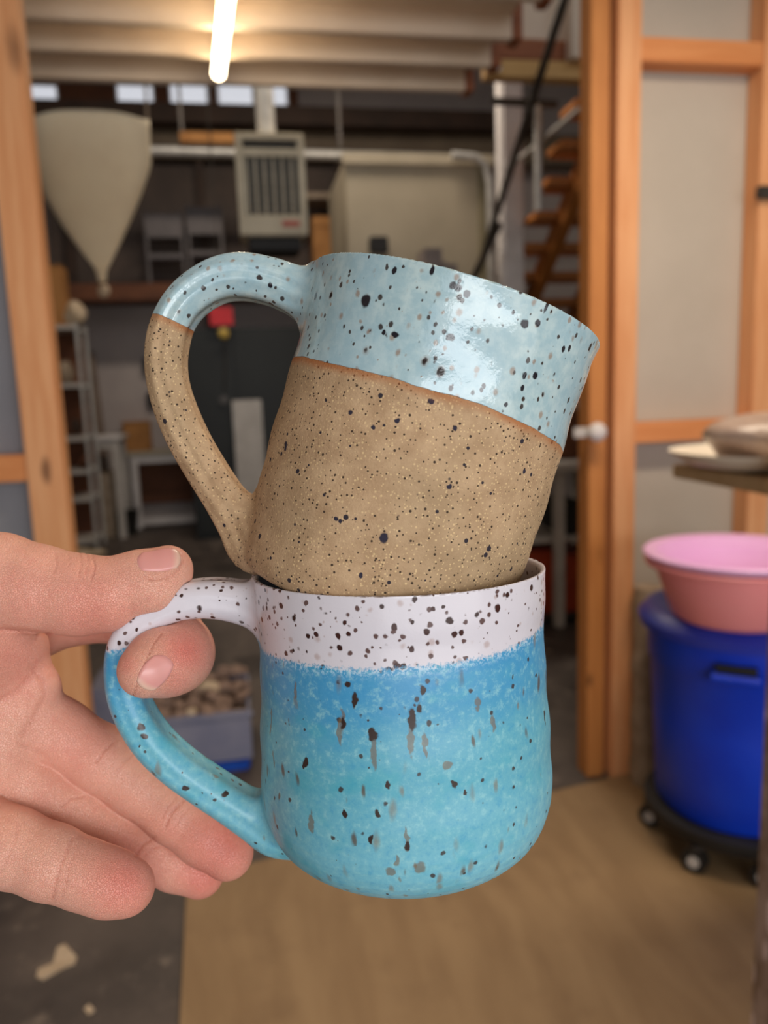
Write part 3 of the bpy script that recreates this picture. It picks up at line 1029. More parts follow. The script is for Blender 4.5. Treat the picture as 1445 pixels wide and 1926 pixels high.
def mesh_sdf(f, lo, hi, h, blk=8, marg=1.25):
    lo = np.array(lo, float)
    nb = np.ceil((np.array(hi)-lo)/(h*blk)).astype(int)
    n = nb*blk
    # coarse pass
    ci = np.stack(np.meshgrid(*[np.arange(k) for k in nb], indexing='ij'), -1).reshape(-1, 3)
    cc = lo+(ci*blk+(blk-1)/2)*h
    dc_ = f(cc.astype(f4))
    V = np.repeat(np.repeat(np.repeat(dc_.reshape(nb), blk, 0), blk, 1), blk, 2).astype(f4)
    act = np.nonzero(np.abs(dc_) < blk*h*.5*1.7321*marg+h*2)[0]
    off = np.stack(np.meshgrid(*[np.arange(blk)]*3, indexing='ij'), -1).reshape(-1, 3)
    for s in range(0, len(act), 400):
        bi = ci[act[s:s+400]]
        idx = (bi[:, None, :]*blk+off[None]).reshape(-1, 3)
        V[idx[:, 0], idx[:, 1], idx[:, 2]] = f((lo+idx*h).astype(f4))
    ins = V < 0
    # active cells
    s8 = np.zeros(tuple(n-1), np.int8)
    cor = [(a, b, c) for a in (0, 1) for b in (0, 1) for c in (0, 1)]
    for a, b, c in cor:
        s8 += ins[a:n[0]-1+a, b:n[1]-1+b, c:n[2]-1+c]
    cells = np.argwhere((s8 > 0) & (s8 < 8))
    vid = np.full(tuple(n-1), -1, np.int32)
    vid[cells[:, 0], cells[:, 1], cells[:, 2]] = np.arange(len(cells))
    cv = np.stack([V[cells[:, 0]+a, cells[:, 1]+b, cells[:, 2]+c] for a, b, c in cor], 1)
    acc = np.zeros((len(cells), 3))
    cnt = np.zeros(len(cells))
    ca = np.array(cor, float)
    for i in range(8):
        for j in range(i+1, 8):
            if np.abs(ca[i]-ca[j]).sum() == 1:
                m = (cv[:, i] < 0) != (cv[:, j] < 0)
                t = cv[:, i]/(cv[:, i]-cv[:, j]+1e-20)
                pnt = ca[i]+(ca[j]-ca[i])*t[:, None]
                acc[m] += pnt[m]
                cnt[m] += 1
    P = lo+(cells+acc/cnt[:, None])*h
    faces = []
    for ax in range(3):
        o1, o2 = [(1, 2), (2, 0), (0, 1)][ax]
        sl0 = [slice(None)]*3
        sl1 = [slice(None)]*3
        sl0[ax] = slice(0, -1)
        sl1[ax] = slice(1, None)
        ch = ins[tuple(sl0)] != ins[tuple(sl1)]
        e = np.argwhere(ch)
        m = (e[:, o1] > 0) & (e[:, o2] > 0) & (e[:, o1] < n[o1]-1) & (e[:, o2] < n[o2]-1)
        e = e[m]
        q = []
        for d1_, d2_ in ((0, 0), (-1, 0), (-1, -1), (0, -1)):
            k = e.copy()
            k[:, o1] += d1_
            k[:, o2] += d2_
            q.append(vid[k[:, 0], k[:, 1], k[:, 2]])
        q = np.stack(q, 1)
        fl_ = ins[e[:, 0], e[:, 1], e[:, 2]]
        q[~fl_] = q[~fl_][:, ::-1]
        faces.append(q)
    Fc = np.vstack(faces)
    Fc = Fc[(Fc >= 0).all(1)]
    for _ in range(3):
        N, d = grad(f, P, h*.5)
        P = P-N*np.clip(d, -h*.6, h*.6)[:, None]*.9
    N, _ = grad(f, P, h*.45)
    # keep the winding outward
    fn = np.cross(P[Fc[:, 1]]-P[Fc[:, 0]], P[Fc[:, 2]]-P[Fc[:, 0]])
    if (fn*N[Fc[:, 0]]).sum() < 0:
        Fc = Fc[:, ::-1]
    return P, N, Fc


def grad(f, P, e):
    d = f(P.astype(f4)).astype(float)
    G = np.zeros_like(P)
    for i in range(3):
        o_ = np.zeros(3)
        o_[i] = e
        G[:, i] = f((P+o_).astype(f4))-f((P-o_).astype(f4))
    G /= np.linalg.norm(G, axis=1)[:, None]+1e-12
    return G, d


def np_obj(name, P, N, Fc, mat, parent=None):
    used, inv = np.unique(Fc, return_inverse=True)
    Fc = inv.reshape(Fc.shape)
    P, N = P[used], N[used]
    me = bpy.data.meshes.new(name)
    me.vertices.add(len(P))
    me.vertices.foreach_set('co', P.astype(f4).ravel())
    me.loops.add(Fc.size)
    me.loops.foreach_set('vertex_index', Fc.astype(np.int32).ravel())
    me.polygons.add(len(Fc))
    me.polygons.foreach_set('loop_start', (np.arange(len(Fc))*4).astype(np.int32))
    me.polygons.foreach_set('use_smooth', np.ones(len(Fc), bool))
    me.update(calc_edges=True)
    me.normals_split_custom_set_from_vertices(N.astype(float).tolist())
    me.materials.append(mat)
    o = bpy.data.objects.new(name, me)
    COL.objects.link(o)
    if parent is not None:
        o.parent = parent
    return o, used


class Mug:
    def __init__(s, centre, tilt, lean, prof_o, prof_i, H, hpts, yoff=0.0, hw=.0085, smooth=.006, rid=1.0):
        s.rid = rid
        """centre: world point of the base centre; tilt: in-image lean to the right; lean: top towards the camera"""
        ax = rt*math.sin(tilt)+up*math.cos(tilt)
        s.z = (ax*math.cos(lean)-fw*math.sin(lean)).normalized()
        s.x = (rt-s.z*rt.dot(s.z)).normalized()
        s.y = s.z.cross(s.x)
        s.c = centre
        s.M = Matrix(((s.x.x, s.y.x, s.z.x, s.c.x), (s.x.y, s.y.y, s.z.y, s.c.y), (s.x.z, s.y.z, s.z.z, s.c.z), (0, 0, 0, 1)))
        s.Mi = s.M.inverted()
        s.npM = np.array(s.M)
        s.npMi = np.array(s.Mi)
        s.H = H
        s.po, s.pi = prof_o, prof_i
        oz = np.array([q[1] for q in prof_o])
        orr = np.array([q[0] for q in prof_o])
        s.rad = lambda z: np.interp(z, oz[np.argsort(oz)], orr[np.argsort(oz)])
        s.fo = poly_table([(-.01, prof_o[0][1])]+prof_o+[(-.01, prof_o[-1][1])], .075, -.01, H+.012)
        s.fi = poly_table([(-.01, prof_i[0][1])]+prof_i+[(prof_i[-1][0], H+.03), (-.01, H+.03)], .075, -.01, H+.012)
        # handle path
        rows = []
        for px, py_, hp in hpts:
            loc = s.hit_plane(px, py_)
            dep = (s.M @ loc - CAM).dot(fw)
            rows.append((loc.x, loc.z, hp/F*dep))
        s.hp = spline(rows, 5)
        s.hw = hw
        s.k = smooth

    def hit_plane(s, px, py_):
        o_ = s.Mi @ CAM
        d = s.Mi.to_3x3() @ ray(px, py_)
        return o_ + d*(-o_.y/d.y)

    def handle(s, P):
        x, y, z = P[:, 0], P[:, 1], P[:, 2]
        best = np.full(len(P), 1e9, f4)
        bn = np.zeros(len(P), f4)
        bh = np.full(len(P), .005, f4)
        be = np.zeros(len(P), f4)
        hp = s.hp
        for i in range(len(hp)-1):
            ax, az, ah = hp[i]
            ex, ez = hp[i+1][0]-ax, hp[i+1][1]-az
            L2 = ex*ex+ez*ez
            tt = ((x-ax)*ex+(z-az)*ez)/L2
            t = np.clip(tt, 0, 1)
            qx, qz = x-ax-t*ex, z-az-t*ez
            d2_ = qx*qx+qz*qz
            m = d2_ < best
            best = np.where(m, d2_, best)
            L = math.sqrt(L2)
            nn_ = (qx*(-ez)+qz*ex)/L
            al = np.abs(qx*ex+qz*ez)/L
            bn = np.where(m, nn_, bn)
            endcap = (i == 0) | (i == len(hp)-2)
            cap = ((tt < 0) if i == 0 else (tt > 1)) if endcap else False
            be = np.where(m, np.where(cap, al, 0), be).astype(f4)
            bh = np.where(m, ah+(hp[i+1][2]-ah)*t, bh)
        hw = s.hw*np.ones_like(bh)
        # rounded strap section
        yy = np.abs(y)
        rr = np.minimum(bh, hw)*.8
        nn2 = np.abs(bn)
        qa, qb = nn2-(bh-rr), yy-(hw-rr)
        d = np.hypot(np.maximum(qa, 0), np.maximum(qb, 0))+np.minimum(np.maximum(qa, qb), 0)-rr
        # shallow finger grooves pulled along the strap
        d = d+s.rid*(.0001*np.cos(y*900)+.00014*np.cos(bn*1500))
        return np.where(be > 1e-5, np.hypot(d.clip(0), be), d).astype(f4)

    def shell(s, P):
        r = np.hypot(P[:, 0], P[:, 1])
        th = np.arctan2(P[:, 1], P[:, 0])
        # hand-thrown: faint rings and slight unevenness
        wob = .00022*np.sin(P[:, 2]*330+np.sin(th)*1.3)+.00025*np.sin(2*th+1)+.00018*np.sin(3*th+P[:, 2]*40)
        o_ = s.fo(r-wob, P[:, 2])
        return o_, s.fi(r, P[:, 2])

    def sdf(s, P):
        o_, i_ = s.shell(P)
        m = P[:, 0] < -.018
        if m.any():
            o_ = o_.copy()
            hd = s.handle(P[m])
            o_[m] = smin(o_[m], hd, s.k)
        return smax(o_, -i_, .0016)

    def solid_world(s, Pw):
        """handle and outer body as seen from world points, for carving the hand"""
        L = Pw @ s.npMi[:3, :3].T.astype(f4) + s.npMi[:3, 3].astype(f4)
        return s.sdf(L)

    def build(s, name, label, mat, h, group=None):
        e = thing(name, label, 'mug', (0, 0, 0), group)
        e.matrix_world = s.M
        lo = (s.hp[:, 0].min()-.014, -.052, -.004)
        hi = (.052, .052, s.H+.006)
        P, N, Fc = mesh_sdf(s.sdf, lo, hi, h)
        cc_ = P[Fc].mean(1)
        r = np.hypot(cc_[:, 0], cc_[:, 1])
        hd = (r > s.rad(cc_[:, 2])+.0011) & (cc_[:, 0] < -.02)
        np_obj('body', P, N, Fc[~hd], mat, e)
        np_obj('handle', P, N, Fc[hd], mat, e)
        return e

    def pick(s, px, py_):
        """point of the surface under a photo pixel, in mug coordinates"""
        o_ = s.Mi @ CAM
        d = (s.Mi.to_3x3() @ ray(px, py_)).normalized()
        t = .15
        for _ in range(80):
            q = o_+d*t
            v = float(s.sdf(np.array([[q.x, q.y, q.z]], f4))[0])
            t += v*.8
            if abs(v) < 2e-5:
                break
        return o_+d*t


def arc(cx, cz, r, a0, a1, n=8):
    return [(cx+r*math.cos(R(a0+(a1-a0)*i/n)), cz+r*math.sin(R(a0+(a1-a0)*i/n))) for i in range(n+1)]


DM = .25
# ---- upper mug
TU = R(16.6)
HU = .0954
po = [(.030, .0006), (.0335, 0)] + arc(.0372, .0048, .0052, -75, -5, 6) + [(.0431, .011), (.0436, .019), (.0442, .028), (.0446, .038), (.0445, .055), (.0443, .070), (.0446, .081), (.0453, .090), (.0461, HU)]
pi_ = [(.034, .006), (.0385, .0105), (.0405, .018), (.0418, .030), (.0417, .060), (.0417, .074), (.0421, .084), (.0429, .091), (.0439, HU)]
cu_px = (696, 1123)
hu = [(640, 590, 34), (590, 566, 42), (548, 545, 42), (508, 530, 40), (455, 521, 39), (407, 530, 36), (360, 560, 34), (331, 598, 33), (317, 640, 33.5), (313, 685, 33), (319, 730, 33), (335, 780, 34), (360, 834, 34), (391, 887, 34), (424, 938, 35), (453, 985, 39), (474, 1026, 40), (515, 1040, 36)]
mugU = Mug(at(cu_px[0], cu_px[1], DM), TU, R(3), po, pi_, HU, hu, hw=.0082, rid=1.3, smooth=.0075)
# ---- lower mug
HL = .0925
po2 = [(.022, .0008), (.024, 0), (.0275, .0008)] + arc(.0255, .0215, .0212, -80, -8, 9) + [(.0467, .028), (.0463, .040), (.0456, .053), (.0450, .066), (.0451, .078), (.0457, .087), (.0461, HL)]
pi2 = [(.022, .006), (.030, .009), (.038, .018), (.0425, .030), (.0430, .050), (.0428, .068), (.0432, .080), (.0440, .087), (.0444, HL)]
hl = [(575, 1180, 34), (530, 1160, 40), (484, 1140, 40), (437, 1128, 37), (391, 1124, 35), (347, 1129, 33), (310, 1143, 30), (276, 1163, 28), (249, 1189, 27), (235, 1222, 27.5), (233, 1265, 28.5), (242, 1310, 31), (262, 1355, 32), (294, 1400, 33), (337, 1440, 33), (386, 1475, 33), (435, 1507, 34), (480, 1536, 38), (520, 1563, 40), (570, 1575, 32)]
mugL = Mug(at(768, 1588, DM+.006), R(-2.0), R(5), po2, pi2, HL, hl, hw=.0080, rid=.35)


def conv(m, L):
    return [(m.pick(x, y), (a*F**0*.25/F, b*.25/F, c*.25/F)) for x, y, a, b, c in L]


# ---- glaze materials
def m_upper():
    t = NT('pale_blue_glaze_over_speckled_clay')
    v = t.obj
    X, Y_, Z = t.sep(v)
    pL, pC, pR = mugU.pick(590, 672), mugU.pick(800, 724), mugU.pick(1020, 818)
    z0_, slope, sly = (float(q) for q in np.linalg.solve(np.array([[1, q.x, q.y] for q in (pL, pC, pR)]), np.array([q.z for q in (pL, pC, pR)])))
    line = t.math('SUBTRACT', t.math('SUBTRACT', Z, t.math('MULTIPLY', X, slope)), t.math('MULTIPLY', Y_, sly))
    nz = t.noise(v, 90, 4, .6)
    nz2 = t.noise(v, 28, 2, .5)
    line = t.math('ADD', line, t.math('MULTIPLY', t.math('SUBTRACT', nz, .5), .0016))
    line = t.math('ADD', line, t.math('MULTIPLY', t.math('SUBTRACT', nz2, .5), .006))
    g = t.ss(line, z0_-.00012, z0_+.00012)
    # glaze colour
    a = t.noise(v, 260, 4, .6)
    b = t.noise(t.scl(v, (1, 1, .5)), 45, 3, .5)
    gc = t.mix(t.ss(a, .35, .68), lin(166, 194, 200), lin(192, 212, 212))
    gc = t.mix(t.ss(b, .35, .7, 0, .55), gc, lin(158, 192, 206))
    wv = t.warp(t.scl(v, (1, 1, .8)), 700, .0007)
    # rusty pinpricks
    k, c = t.dots(t.vadd(wv, (.3, .1, .2)), 330, .42, 1.1, .8, .6)
    gc = t.mix(t.math('MULTIPLY', k, .65), gc, lin(146, 104, 66))
    k, c = t.dots(wv, 420, .36, 1.0, .8, .35)
    gc = t.mix(t.math('MULTIPLY', k, .92), gc, lin(52, 32, 22))
    k, c = t.dots(t.vadd(wv, (.7, .5, .1)), 200, .30, 1.9, .6, .3)
    hk, _ = t.dots(t.vadd(wv, (.7, .5, .1)), 200, .42, 1.9, .6, .6)
    gc = t.mix(t.math('MULTIPLY', hk, .5), gc, lin(140, 100, 70))
    gc = t.mix(k, gc, lin(40, 30, 28))
    mk = conv(mugU, [(688, 566, 9, 9, 11), (852, 537, 6, 6, 6), (862, 541, 6, 6, 6), (878, 553, 5, 5, 6), (987, 609, 7, 7, 8), (1012, 607, 5, 5, 6), (743, 629, 7, 6, 5), (742, 509, 4, 4, 6), (813, 509, 4, 4, 7), (722, 625, 3, 3, 4),
                     (987, 706, 5, 5, 7), (1007, 707, 5, 5, 6), (983, 730, 4, 4, 5), (1060, 657, 4, 4, 6), (1071, 656, 4, 4, 6), (1028, 577, 3, 3, 12), (952, 761, 5, 4, 4), (488, 522, 6, 6, 5), (508, 536, 5, 5, 5), (966, 588, 3, 3, 4), (847, 635, 7, 6, 6)])
    mk = t.marks(t.warp(v, 500, .0010), mk)
    gc = t.mix(mk, gc, lin(38, 36, 42))
    # raw clay
    cn = t.noise(v, 120, 5, .65)
    cc_ = t.mix(t.ss(cn, .3, .7), lin(176, 144, 110), lin(200, 168, 132))
    big = t.noise(v, 22, 2, .5)
    cc_ = t.mix(t.ss(big, .4, .7, 0, .5), cc_, lin(160, 138, 106))
    k, _ = t.dots(v, 1150, .48, .7, .8, .5)
    cc_ = t.mix(t.math('MULTIPLY', k, .75), cc_, lin(226, 196, 148))
    k, _ = t.dots(t.vadd(v, (.2, .6, .3)), 820, .38, .9, .8, .3)
    cc_ = t.mix(t.math('MULTIPLY', k, .92), cc_, lin(46, 34, 28))
    k2, _ = t.dots(t.vadd(v, (.5, .1, .9)), 300, .30, 1.7, .7, .25)
    cc_ = t.mix(k2, cc_, lin(52, 46, 54))
    mk2 = t.marks(t.warp(v, 600, .0012), conv(mugU, [(722, 1012, 7, 7, 9), (747, 791, 4.5, 4.5, 4.5), (811, 755, 5, 5, 5), (846, 916, 4.5, 4.5, 4.5), (856, 805, 4, 4, 4), (537, 841, 4, 4, 7), (640, 981, 4, 4, 4), (679, 1082, 4, 4, 4), (633, 976, 3.5, 3.5, 3.5), (747, 792, 4, 4, 4), (660, 776, 4, 4, 4), (702, 803, 4, 4, 4), (986, 887, 4, 4, 5)]))
    cc_ = t.mix(mk2, cc_, lin(50, 46, 60))
    # rust line just under the glaze
    ru = t.ss(line, z0_-.0042, z0_-.0002)
    ru = t.math('MULTIPLY', t.math('POWER', ru, 1.8), t.ss(t.noise(v, 45, 2), .3, .65, .45, .92))
    cc_ = t.mix(ru, cc_, lin(172, 104, 56))
    col = t.mix(g, cc_, gc)
    rough = t.mix(g, (.78,)*3, t.mix(t.noise(v, 60, 3), (.07,)*3, (.17,)*3))
    hgt = t.math('ADD', t.math('MULTIPLY', g, .9), t.math('MULTIPLY', t.math('MULTIPLY', t.math('SUBTRACT', 1.0, g), t.noise(v, 1300, 3, .7)), .9))
    hgt = t.math('ADD', hgt, t.math('MULTIPLY', t.math('MULTIPLY', g, t.noise(v, 170, 4, .6)), .8))
    t.bump(hgt, .00035, .75)
    return t.out(col, rough, Specular_IOR_Level=t.math('ADD', .25, t.math('MULTIPLY', g, .45)))


def m_lower():
    t = NT('white_and_turquoise_speckled_glaze')
    v = t.obj
    X, Y_, Z = t.sep(v)
    pL, pC, pR = mugL.pick(530, 1238), mugL.pick(715, 1260), mugL.pick(985, 1207)
    z0_, slope, sly = (float(q) for q in np.linalg.solve(np.array([[1, q.x, q.y] for q in (pL, pC, pR)]), np.array([q.z for q in (pL, pC, pR)])))
    line = t.math('SUBTRACT', t.math('SUBTRACT', Z, t.math('MULTIPLY', X, slope)), t.math('MULTIPLY', Y_, sly))
    fz = t.noise(v, 1100, 3, .7)
    ln = t.math('ADD', line, t.math('MULTIPLY', t.math('SUBTRACT', fz, .5), .0042))
    ln = t.math('ADD', ln, t.math('MULTIPLY', t.math('SUBTRACT', t.noise(v, 35, 2), .5), .004))
    g = t.ss(ln, z0_-.0009, z0_+.0005)
    wv = t.warp(v, 600, .0009)
    wc = t.mix(t.noise(v, 40, 3), lin(226, 220, 226), lin(216, 211, 219))
    k, _ = t.dots(t.vadd(wv, (.4, .2, .1)), 260, .42, 1.3, .6, .7)
    wc = t.mix(t.math('MULTIPLY', k, .55), wc, lin(176, 146, 136))
    k, _ = t.dots(wv, 420, .42, .9, .8, .4)
    wc = t.mix(t.math('MULTIPLY', k, .92), wc, lin(84, 48, 38))
    k, _ = t.dots(t.vadd(wv, (.9, .3, .6)), 240, .32, 1.3, .8, .35)
    wc = t.mix(k, wc, lin(62, 38, 34))
    # blue, deeper under the line, greener downwards
    dz = t.math('SUBTRACT', z0_, line)
    n1_ = t.noise(t.scl(v, (1, 1, 2.2)), 36, 4, .55)
    dd_ = t.math('ADD', dz, t.math('MULTIPLY', t.math('SUBTRACT', n1_, .5), .030))
    bc_ = t.mix(t.ss(dd_, .004, .028), lin(74, 154, 200), lin(104, 178, 198))
    bc_ = t.mix(t.ss(dd_, .026, .058), bc_, lin(122, 190, 208))
    n2_ = t.noise(v, 420, 4, .7)
    bc_ = t.mix(t.ss(n2_, .48, .72, 0, .6), bc_, lin(158, 212, 216))
    bc_ = t.mix(t.ss(n2_, .5, .25, 0, .45), bc_, lin(50, 148, 196))
    n3_ = t.noise(t.scl(v, (1, 1, 1.6)), 60, 3, .5)
    bc_ = t.mix(t.ss(n3_, .52, .72, 0, .55), bc_, lin(74, 172, 190))
    # pale bloom just under the line
    bc_ = t.mix(t.math('MULTIPLY', t.ss(dz, .0035, 0), t.ss(fz, .45, .6)), bc_, lin(176, 212, 232))
    # runny brown streaks
    sv = t.warp(t.scl(v, (1, 1, .38)), 400, .0014)
    k, _ = t.dots(sv, 230, .38, .8, .8, .75)
    bc_ = t.mix(t.math('MULTIPLY', k, .62), bc_, lin(132, 110, 78))
    k, _ = t.dots(t.vadd(sv, (.5, .2, .9)), 200, .30, 1.1, .8, .6)
    bc_ = t.mix(t.math('MULTIPLY', k, .85), bc_, lin(98, 78, 58))
    k, _ = t.dots(t.vadd(wv, (.1, .8, .9)), 330, .34, 1.6, .5, .4)
    bc_ = t.mix(t.math('MULTIPLY', k, .9), bc_, lin(66, 46, 38))
    fm = t.marks(t.warp(v, 420, .0022), conv(mugL, [(640, 1375, 5, 5, 26), (703, 1415, 5, 5, 30), (773, 1395, 6, 6, 34), (800, 1400, 4, 4, 26), (645, 1355, 4, 4, 22), (555, 1300, 4, 4, 16), (898, 1325, 5, 5, 12), (928, 1360, 4, 4, 18), (585, 1550, 6, 6, 16), (790, 1632, 11, 9, 11), (735, 1640, 8, 7, 9), (748, 1620, 5, 5, 10), (842, 1440, 8, 7, 7), (510, 1360, 3, 3, 34), (515, 1430, 3, 3, 22), (765, 1580, 4, 4, 22)]))
    bc_ = t.mix(t.math('MULTIPLY', fm, .7), bc_, lin(122, 98, 66))
    dk = t.marks(t.warp(v, 420, .0022), conv(mugL, [(775, 1352, 7, 7, 20), (789, 1332, 5, 5, 9), (667, 1317, 5, 5, 14), (701, 1382, 6, 6, 12), (654, 1286, 5, 5, 5), (645, 1360, 4, 4, 12), (731, 1476, 4, 4, 7), (852, 1474, 5, 5, 7), (711, 1531, 5, 5, 6), (649, 1531, 4, 4, 8), (575, 1436, 6, 6, 8), (795, 1298, 5, 5, 9), (573, 1440, 4, 4, 7), (876, 1490, 3, 3, 5), (766, 1592, 4, 4, 8), (265, 1367, 6, 6, 8), (271, 1385, 7, 7, 7), (350, 1483, 9, 8, 6), (425, 1494, 9, 6, 5), (263, 1402, 3, 3, 3), (698, 1580, 4, 4, 8), (1025, 1350, 3, 3, 14)]))
    bc_ = t.mix(dk, bc_, lin(58, 44, 40))
    mk = t.marks(wv, conv(mugL, [(741, 1179, 5, 5, 6), (803, 1188, 6, 5, 6), (815, 1145, 4, 4, 4), (936, 1144, 7, 5, 7), (855, 1192, 5, 5, 5), (868, 1190, 5, 5, 5), (595, 1193, 5, 5, 5), (648, 1171, 4, 4, 4), (656, 1192, 4, 4, 4), (636, 1196, 5, 5, 5), (775, 1221, 4, 4, 6), (538, 1229, 6, 5, 5), (747, 1252, 6, 6, 5), (335, 1166, 5, 4, 4), (257, 1185, 3, 3, 4)]))
    wc = t.mix(mk, wc, lin(70, 42, 38))
    col = t.mix(g, bc_, wc)
    rough = t.mix(g, (.34,)*3, (.16,)*3)
    h_ = t.math('ADD', t.math('MULTIPLY', t.noise(v, 500, 3, .6), .35), t.math('MULTIPLY', t.noise(v, 90, 2), .6))
    t.bump(h_, .0003, .55)
    return t.out(col, rough, Specular_IOR_Level=.5)


mugU.build('mug', 'tilted upper mug, pale blue rim over bare speckled tan clay', m_upper(), .00075, 'stacked speckled mugs')
mugL.build('mug', 'lower mug with white rim and turquoise speckled body, held by its handle', m_lower(), .00075, 'stacked speckled mugs')


# ------------------------------------------------------------------ the hand
RT, UP, FW = (np.array(v_, f4) for v_ in (rt, up, fw))
C0 = np.array(CAM, f4)


def J(px, py_, dep, mm):
    p_ = at(px, py_, dep)
    return (p_.x, p_.y, p_.z, mm/1000)


def rcone(P, a, b):
    pa = P-np.array(a[:3], f4)
    ba = np.array(b[:3], f4)-np.array(a[:3], f4)
    r1_, r2_ = a[3], b[3]
    l2 = float(ba@ba)
    rr = r1_-r2_
    a2_ = l2-rr*rr
    il2 = 1/l2
    y = pa@ba
    z = y-l2
    q_ = pa*l2-ba[None]*y[:, None]
    x2 = (q_*q_).sum(1)
    y2, z2 = y*y*l2, z*z*l2
    k = math.copysign(1, rr)*rr*rr*x2
    c1_ = np.sign(z)*a2_*z2 > k
    c2_ = np.sign(y)*a2_*y2 < k
    return np.where(c1_, np.sqrt(x2+z2)*il2-r2_, np.where(c2_, np.sqrt(x2+y2)*il2-r1_, (np.sqrt(x2*a2_*il2)+y*rr)*il2-r1_)).astype(f4)


def chain(P, js, k=.003):
    d = None
    for a, b in zip(js, js[1:]):
        e = rcone(P, a, b)
        d = e if d is None else smin(d, e, k)
    return d


THUMB = [J(-150, 1165, .250, 19), J(-5, 1094, .247, 15.2), J(70, 1108, .246, 13.6), J(150, 1119, .246, 12.5), J(208, 1118, .246, 11.3), J(262, 1097, .247, 10.0), J(316, 1072, .248, 7.9)]
INDEX = [J(-60, 1230, .270, 13), J(60, 1180, .282, 11.5), J(150, 1156, .288, 10.4), J(255, 1160, .286, 10), J(330, 1196, .272, 9.6), J(330, 1219, .255, 11.0), J(304, 1244, .244, 10.4), J(274, 1260, .238, 8.5)]
MIDDLE = [J(-60, 1290, .262, 13), J(40, 1335, .266, 11.8), J(110, 1378, .269, 11.2), J(190, 1428, .271, 11.2), J(255, 1474, .272, 10.2), J(330, 1529, .271, 10.1), J(385, 1572, .269, 9.7), J(428, 1605, .268, 8.9)]
RING = [J(-120, 1390, .260, 13.5), J(-10, 1446, .262, 12.0), J(60, 1480, .265, 11.4), J(135, 1518, .269, 11.0), J(210, 1557, .273, 10.0), J(275, 1592, .276, 9.8), J(330, 1622, .278, 9.3), J(376, 1641, .279, 8.8)]
PINKY = [J(-160, 1510, .250, 13), J(-60, 1562, .247, 12.2), J(20, 1594, .245, 11.6), J(95, 1621, .244, 10.9), J(160, 1645, .244, 10.0), J(205, 1660, .244, 9.8), J(237, 1668, .244, 8.9)]
PALM = [[J(-260, 1250, .262, 22), J(-60, 1240, .262, 16), J(30, 1236, .262, 10)],
        [J(-260, 1330, .262, 24), J(-60, 1345, .264, 17), J(10, 1350, .266, 12)],
        [J(-300, 1400, .258, 22), J(-120, 1450, .258, 16)],
        [J(-300, 1440, .252, 18), J(-160, 1520, .250, 14)],
        [J(-560, 1330, .262, 25), J(-260, 1340, .262, 25)],
        [J(-240, 1240, .252, 21), J(-80, 1190, .250, 19), J(-5, 1190, .254, 13)]]
BUMPS = [(J(338, 1238, .250, 10.2), .006), (J(70, 1290, .262, 7.5), .006), (J(0, 1400, .258, 10), .008), (J(300, 1108, .245, 7.5), .005)]
# creases traced on the skin: pixel polyline, depth mm, half width px
CREASE = [([(181, 1434), (196, 1412), (214, 1396)], .55, 2.6), ([(218, 1455), (232, 1436), (252, 1420)], .35, 2.2),
          ([(312, 1554), (322, 1530), (346, 1506)], .6, 2.6), ([(305, 1538), (316, 1518), (330, 1502)], .3, 2.2), ([(326, 1560), (340, 1536), (356, 1520)], .25, 2.2),
          ([(114, 1519), (132, 1503), (158, 1498)], .4, 2.6), ([(122, 1535), (140, 1520), (160, 1514)], .25, 2.2),
          ([(256, 1607), (268, 1590), (290, 1574)], .5, 2.6), ([(270, 1612), (282, 1600), (296, 1592)], .25, 2.2),
          ([(98, 1690), (110, 1640), (124, 1605), (136, 1575)], .45, 3.0), ([(116, 1692), (128, 1640), (144, 1590)], .2, 2.5),
          ([(0, 1643), (20, 1600), (34, 1560)], .3, 3),
          ([(64, 1262), (80, 1282), (84, 1308), (66, 1345), (42, 1382)], .5, 6), ([(-10, 1322), (30, 1300), (58, 1272)], .5, 6),
          ([(38, 1398), (60, 1408), (90, 1425)], .3, 5),
          ([(104, 1042), (107, 1060), (102, 1078)], .35, 2.2), ([(150, 1040), (153, 1062), (147, 1082)], .35, 2.2), ([(174, 1046), (178, 1066), (172, 1090)], .45, 2.2), ([(128, 1042), (130, 1060)], .25, 2.0), ([(163, 1040), (166, 1060), (160, 1078)], .3, 2),
          ([(84, 1100), (92, 1112), (90, 1124)], .2, 2),
          ([(0, 1184), (50, 1186), (94, 1192)], 1.0, 4.0),
          ([(303, 1192), (288, 1212), (276, 1238), (268, 1262), (260, 1284), (248, 1312)], .65, 1.7),
          ([(282, 1090), (300, 1089), (320, 1084), (336, 1072), (345, 1056)], .5, 2.4), ([(272, 1084), (286, 1090)], .4, 2.2)]
FLUSH = [(420, 1590, 85, .75), (385, 1655, 60, .7), (235, 1660, 75, .7), (350, 1225, 48, .8), (330, 1280, 40, .5), (170, 1150, 90, .45), (60, 1130, 80, .3), (345, 1560, 60, .3), (30, 1240, 80, .35), (150, 1400, 80, .3), (305, 1050, 30, .3), (240, 1250, 25, .45)]


def to_px(P):
    q_ = P-C0
    dz = q_@FW
    return 722.5+F*(q_@RT)/dz, 963-F*(q_@UP)/dz, dz


def segd(u, v, pl_):
    best = np.full(len(u), 1e9, f4)
    for (ax, ay), (bx2, by2) in zip(pl_, pl_[1:]):
        ex, ey = bx2-ax, by2-ay
        t = np.clip(((u-ax)*ex+(v-ay)*ey)/(ex*ex+ey*ey), 0, 1)
        best = np.minimum(best, np.hypot(u-ax-t*ex, v-ay-t*ey))
    return best


FING = [THUMB, INDEX, MIDDLE, RING, PINKY]


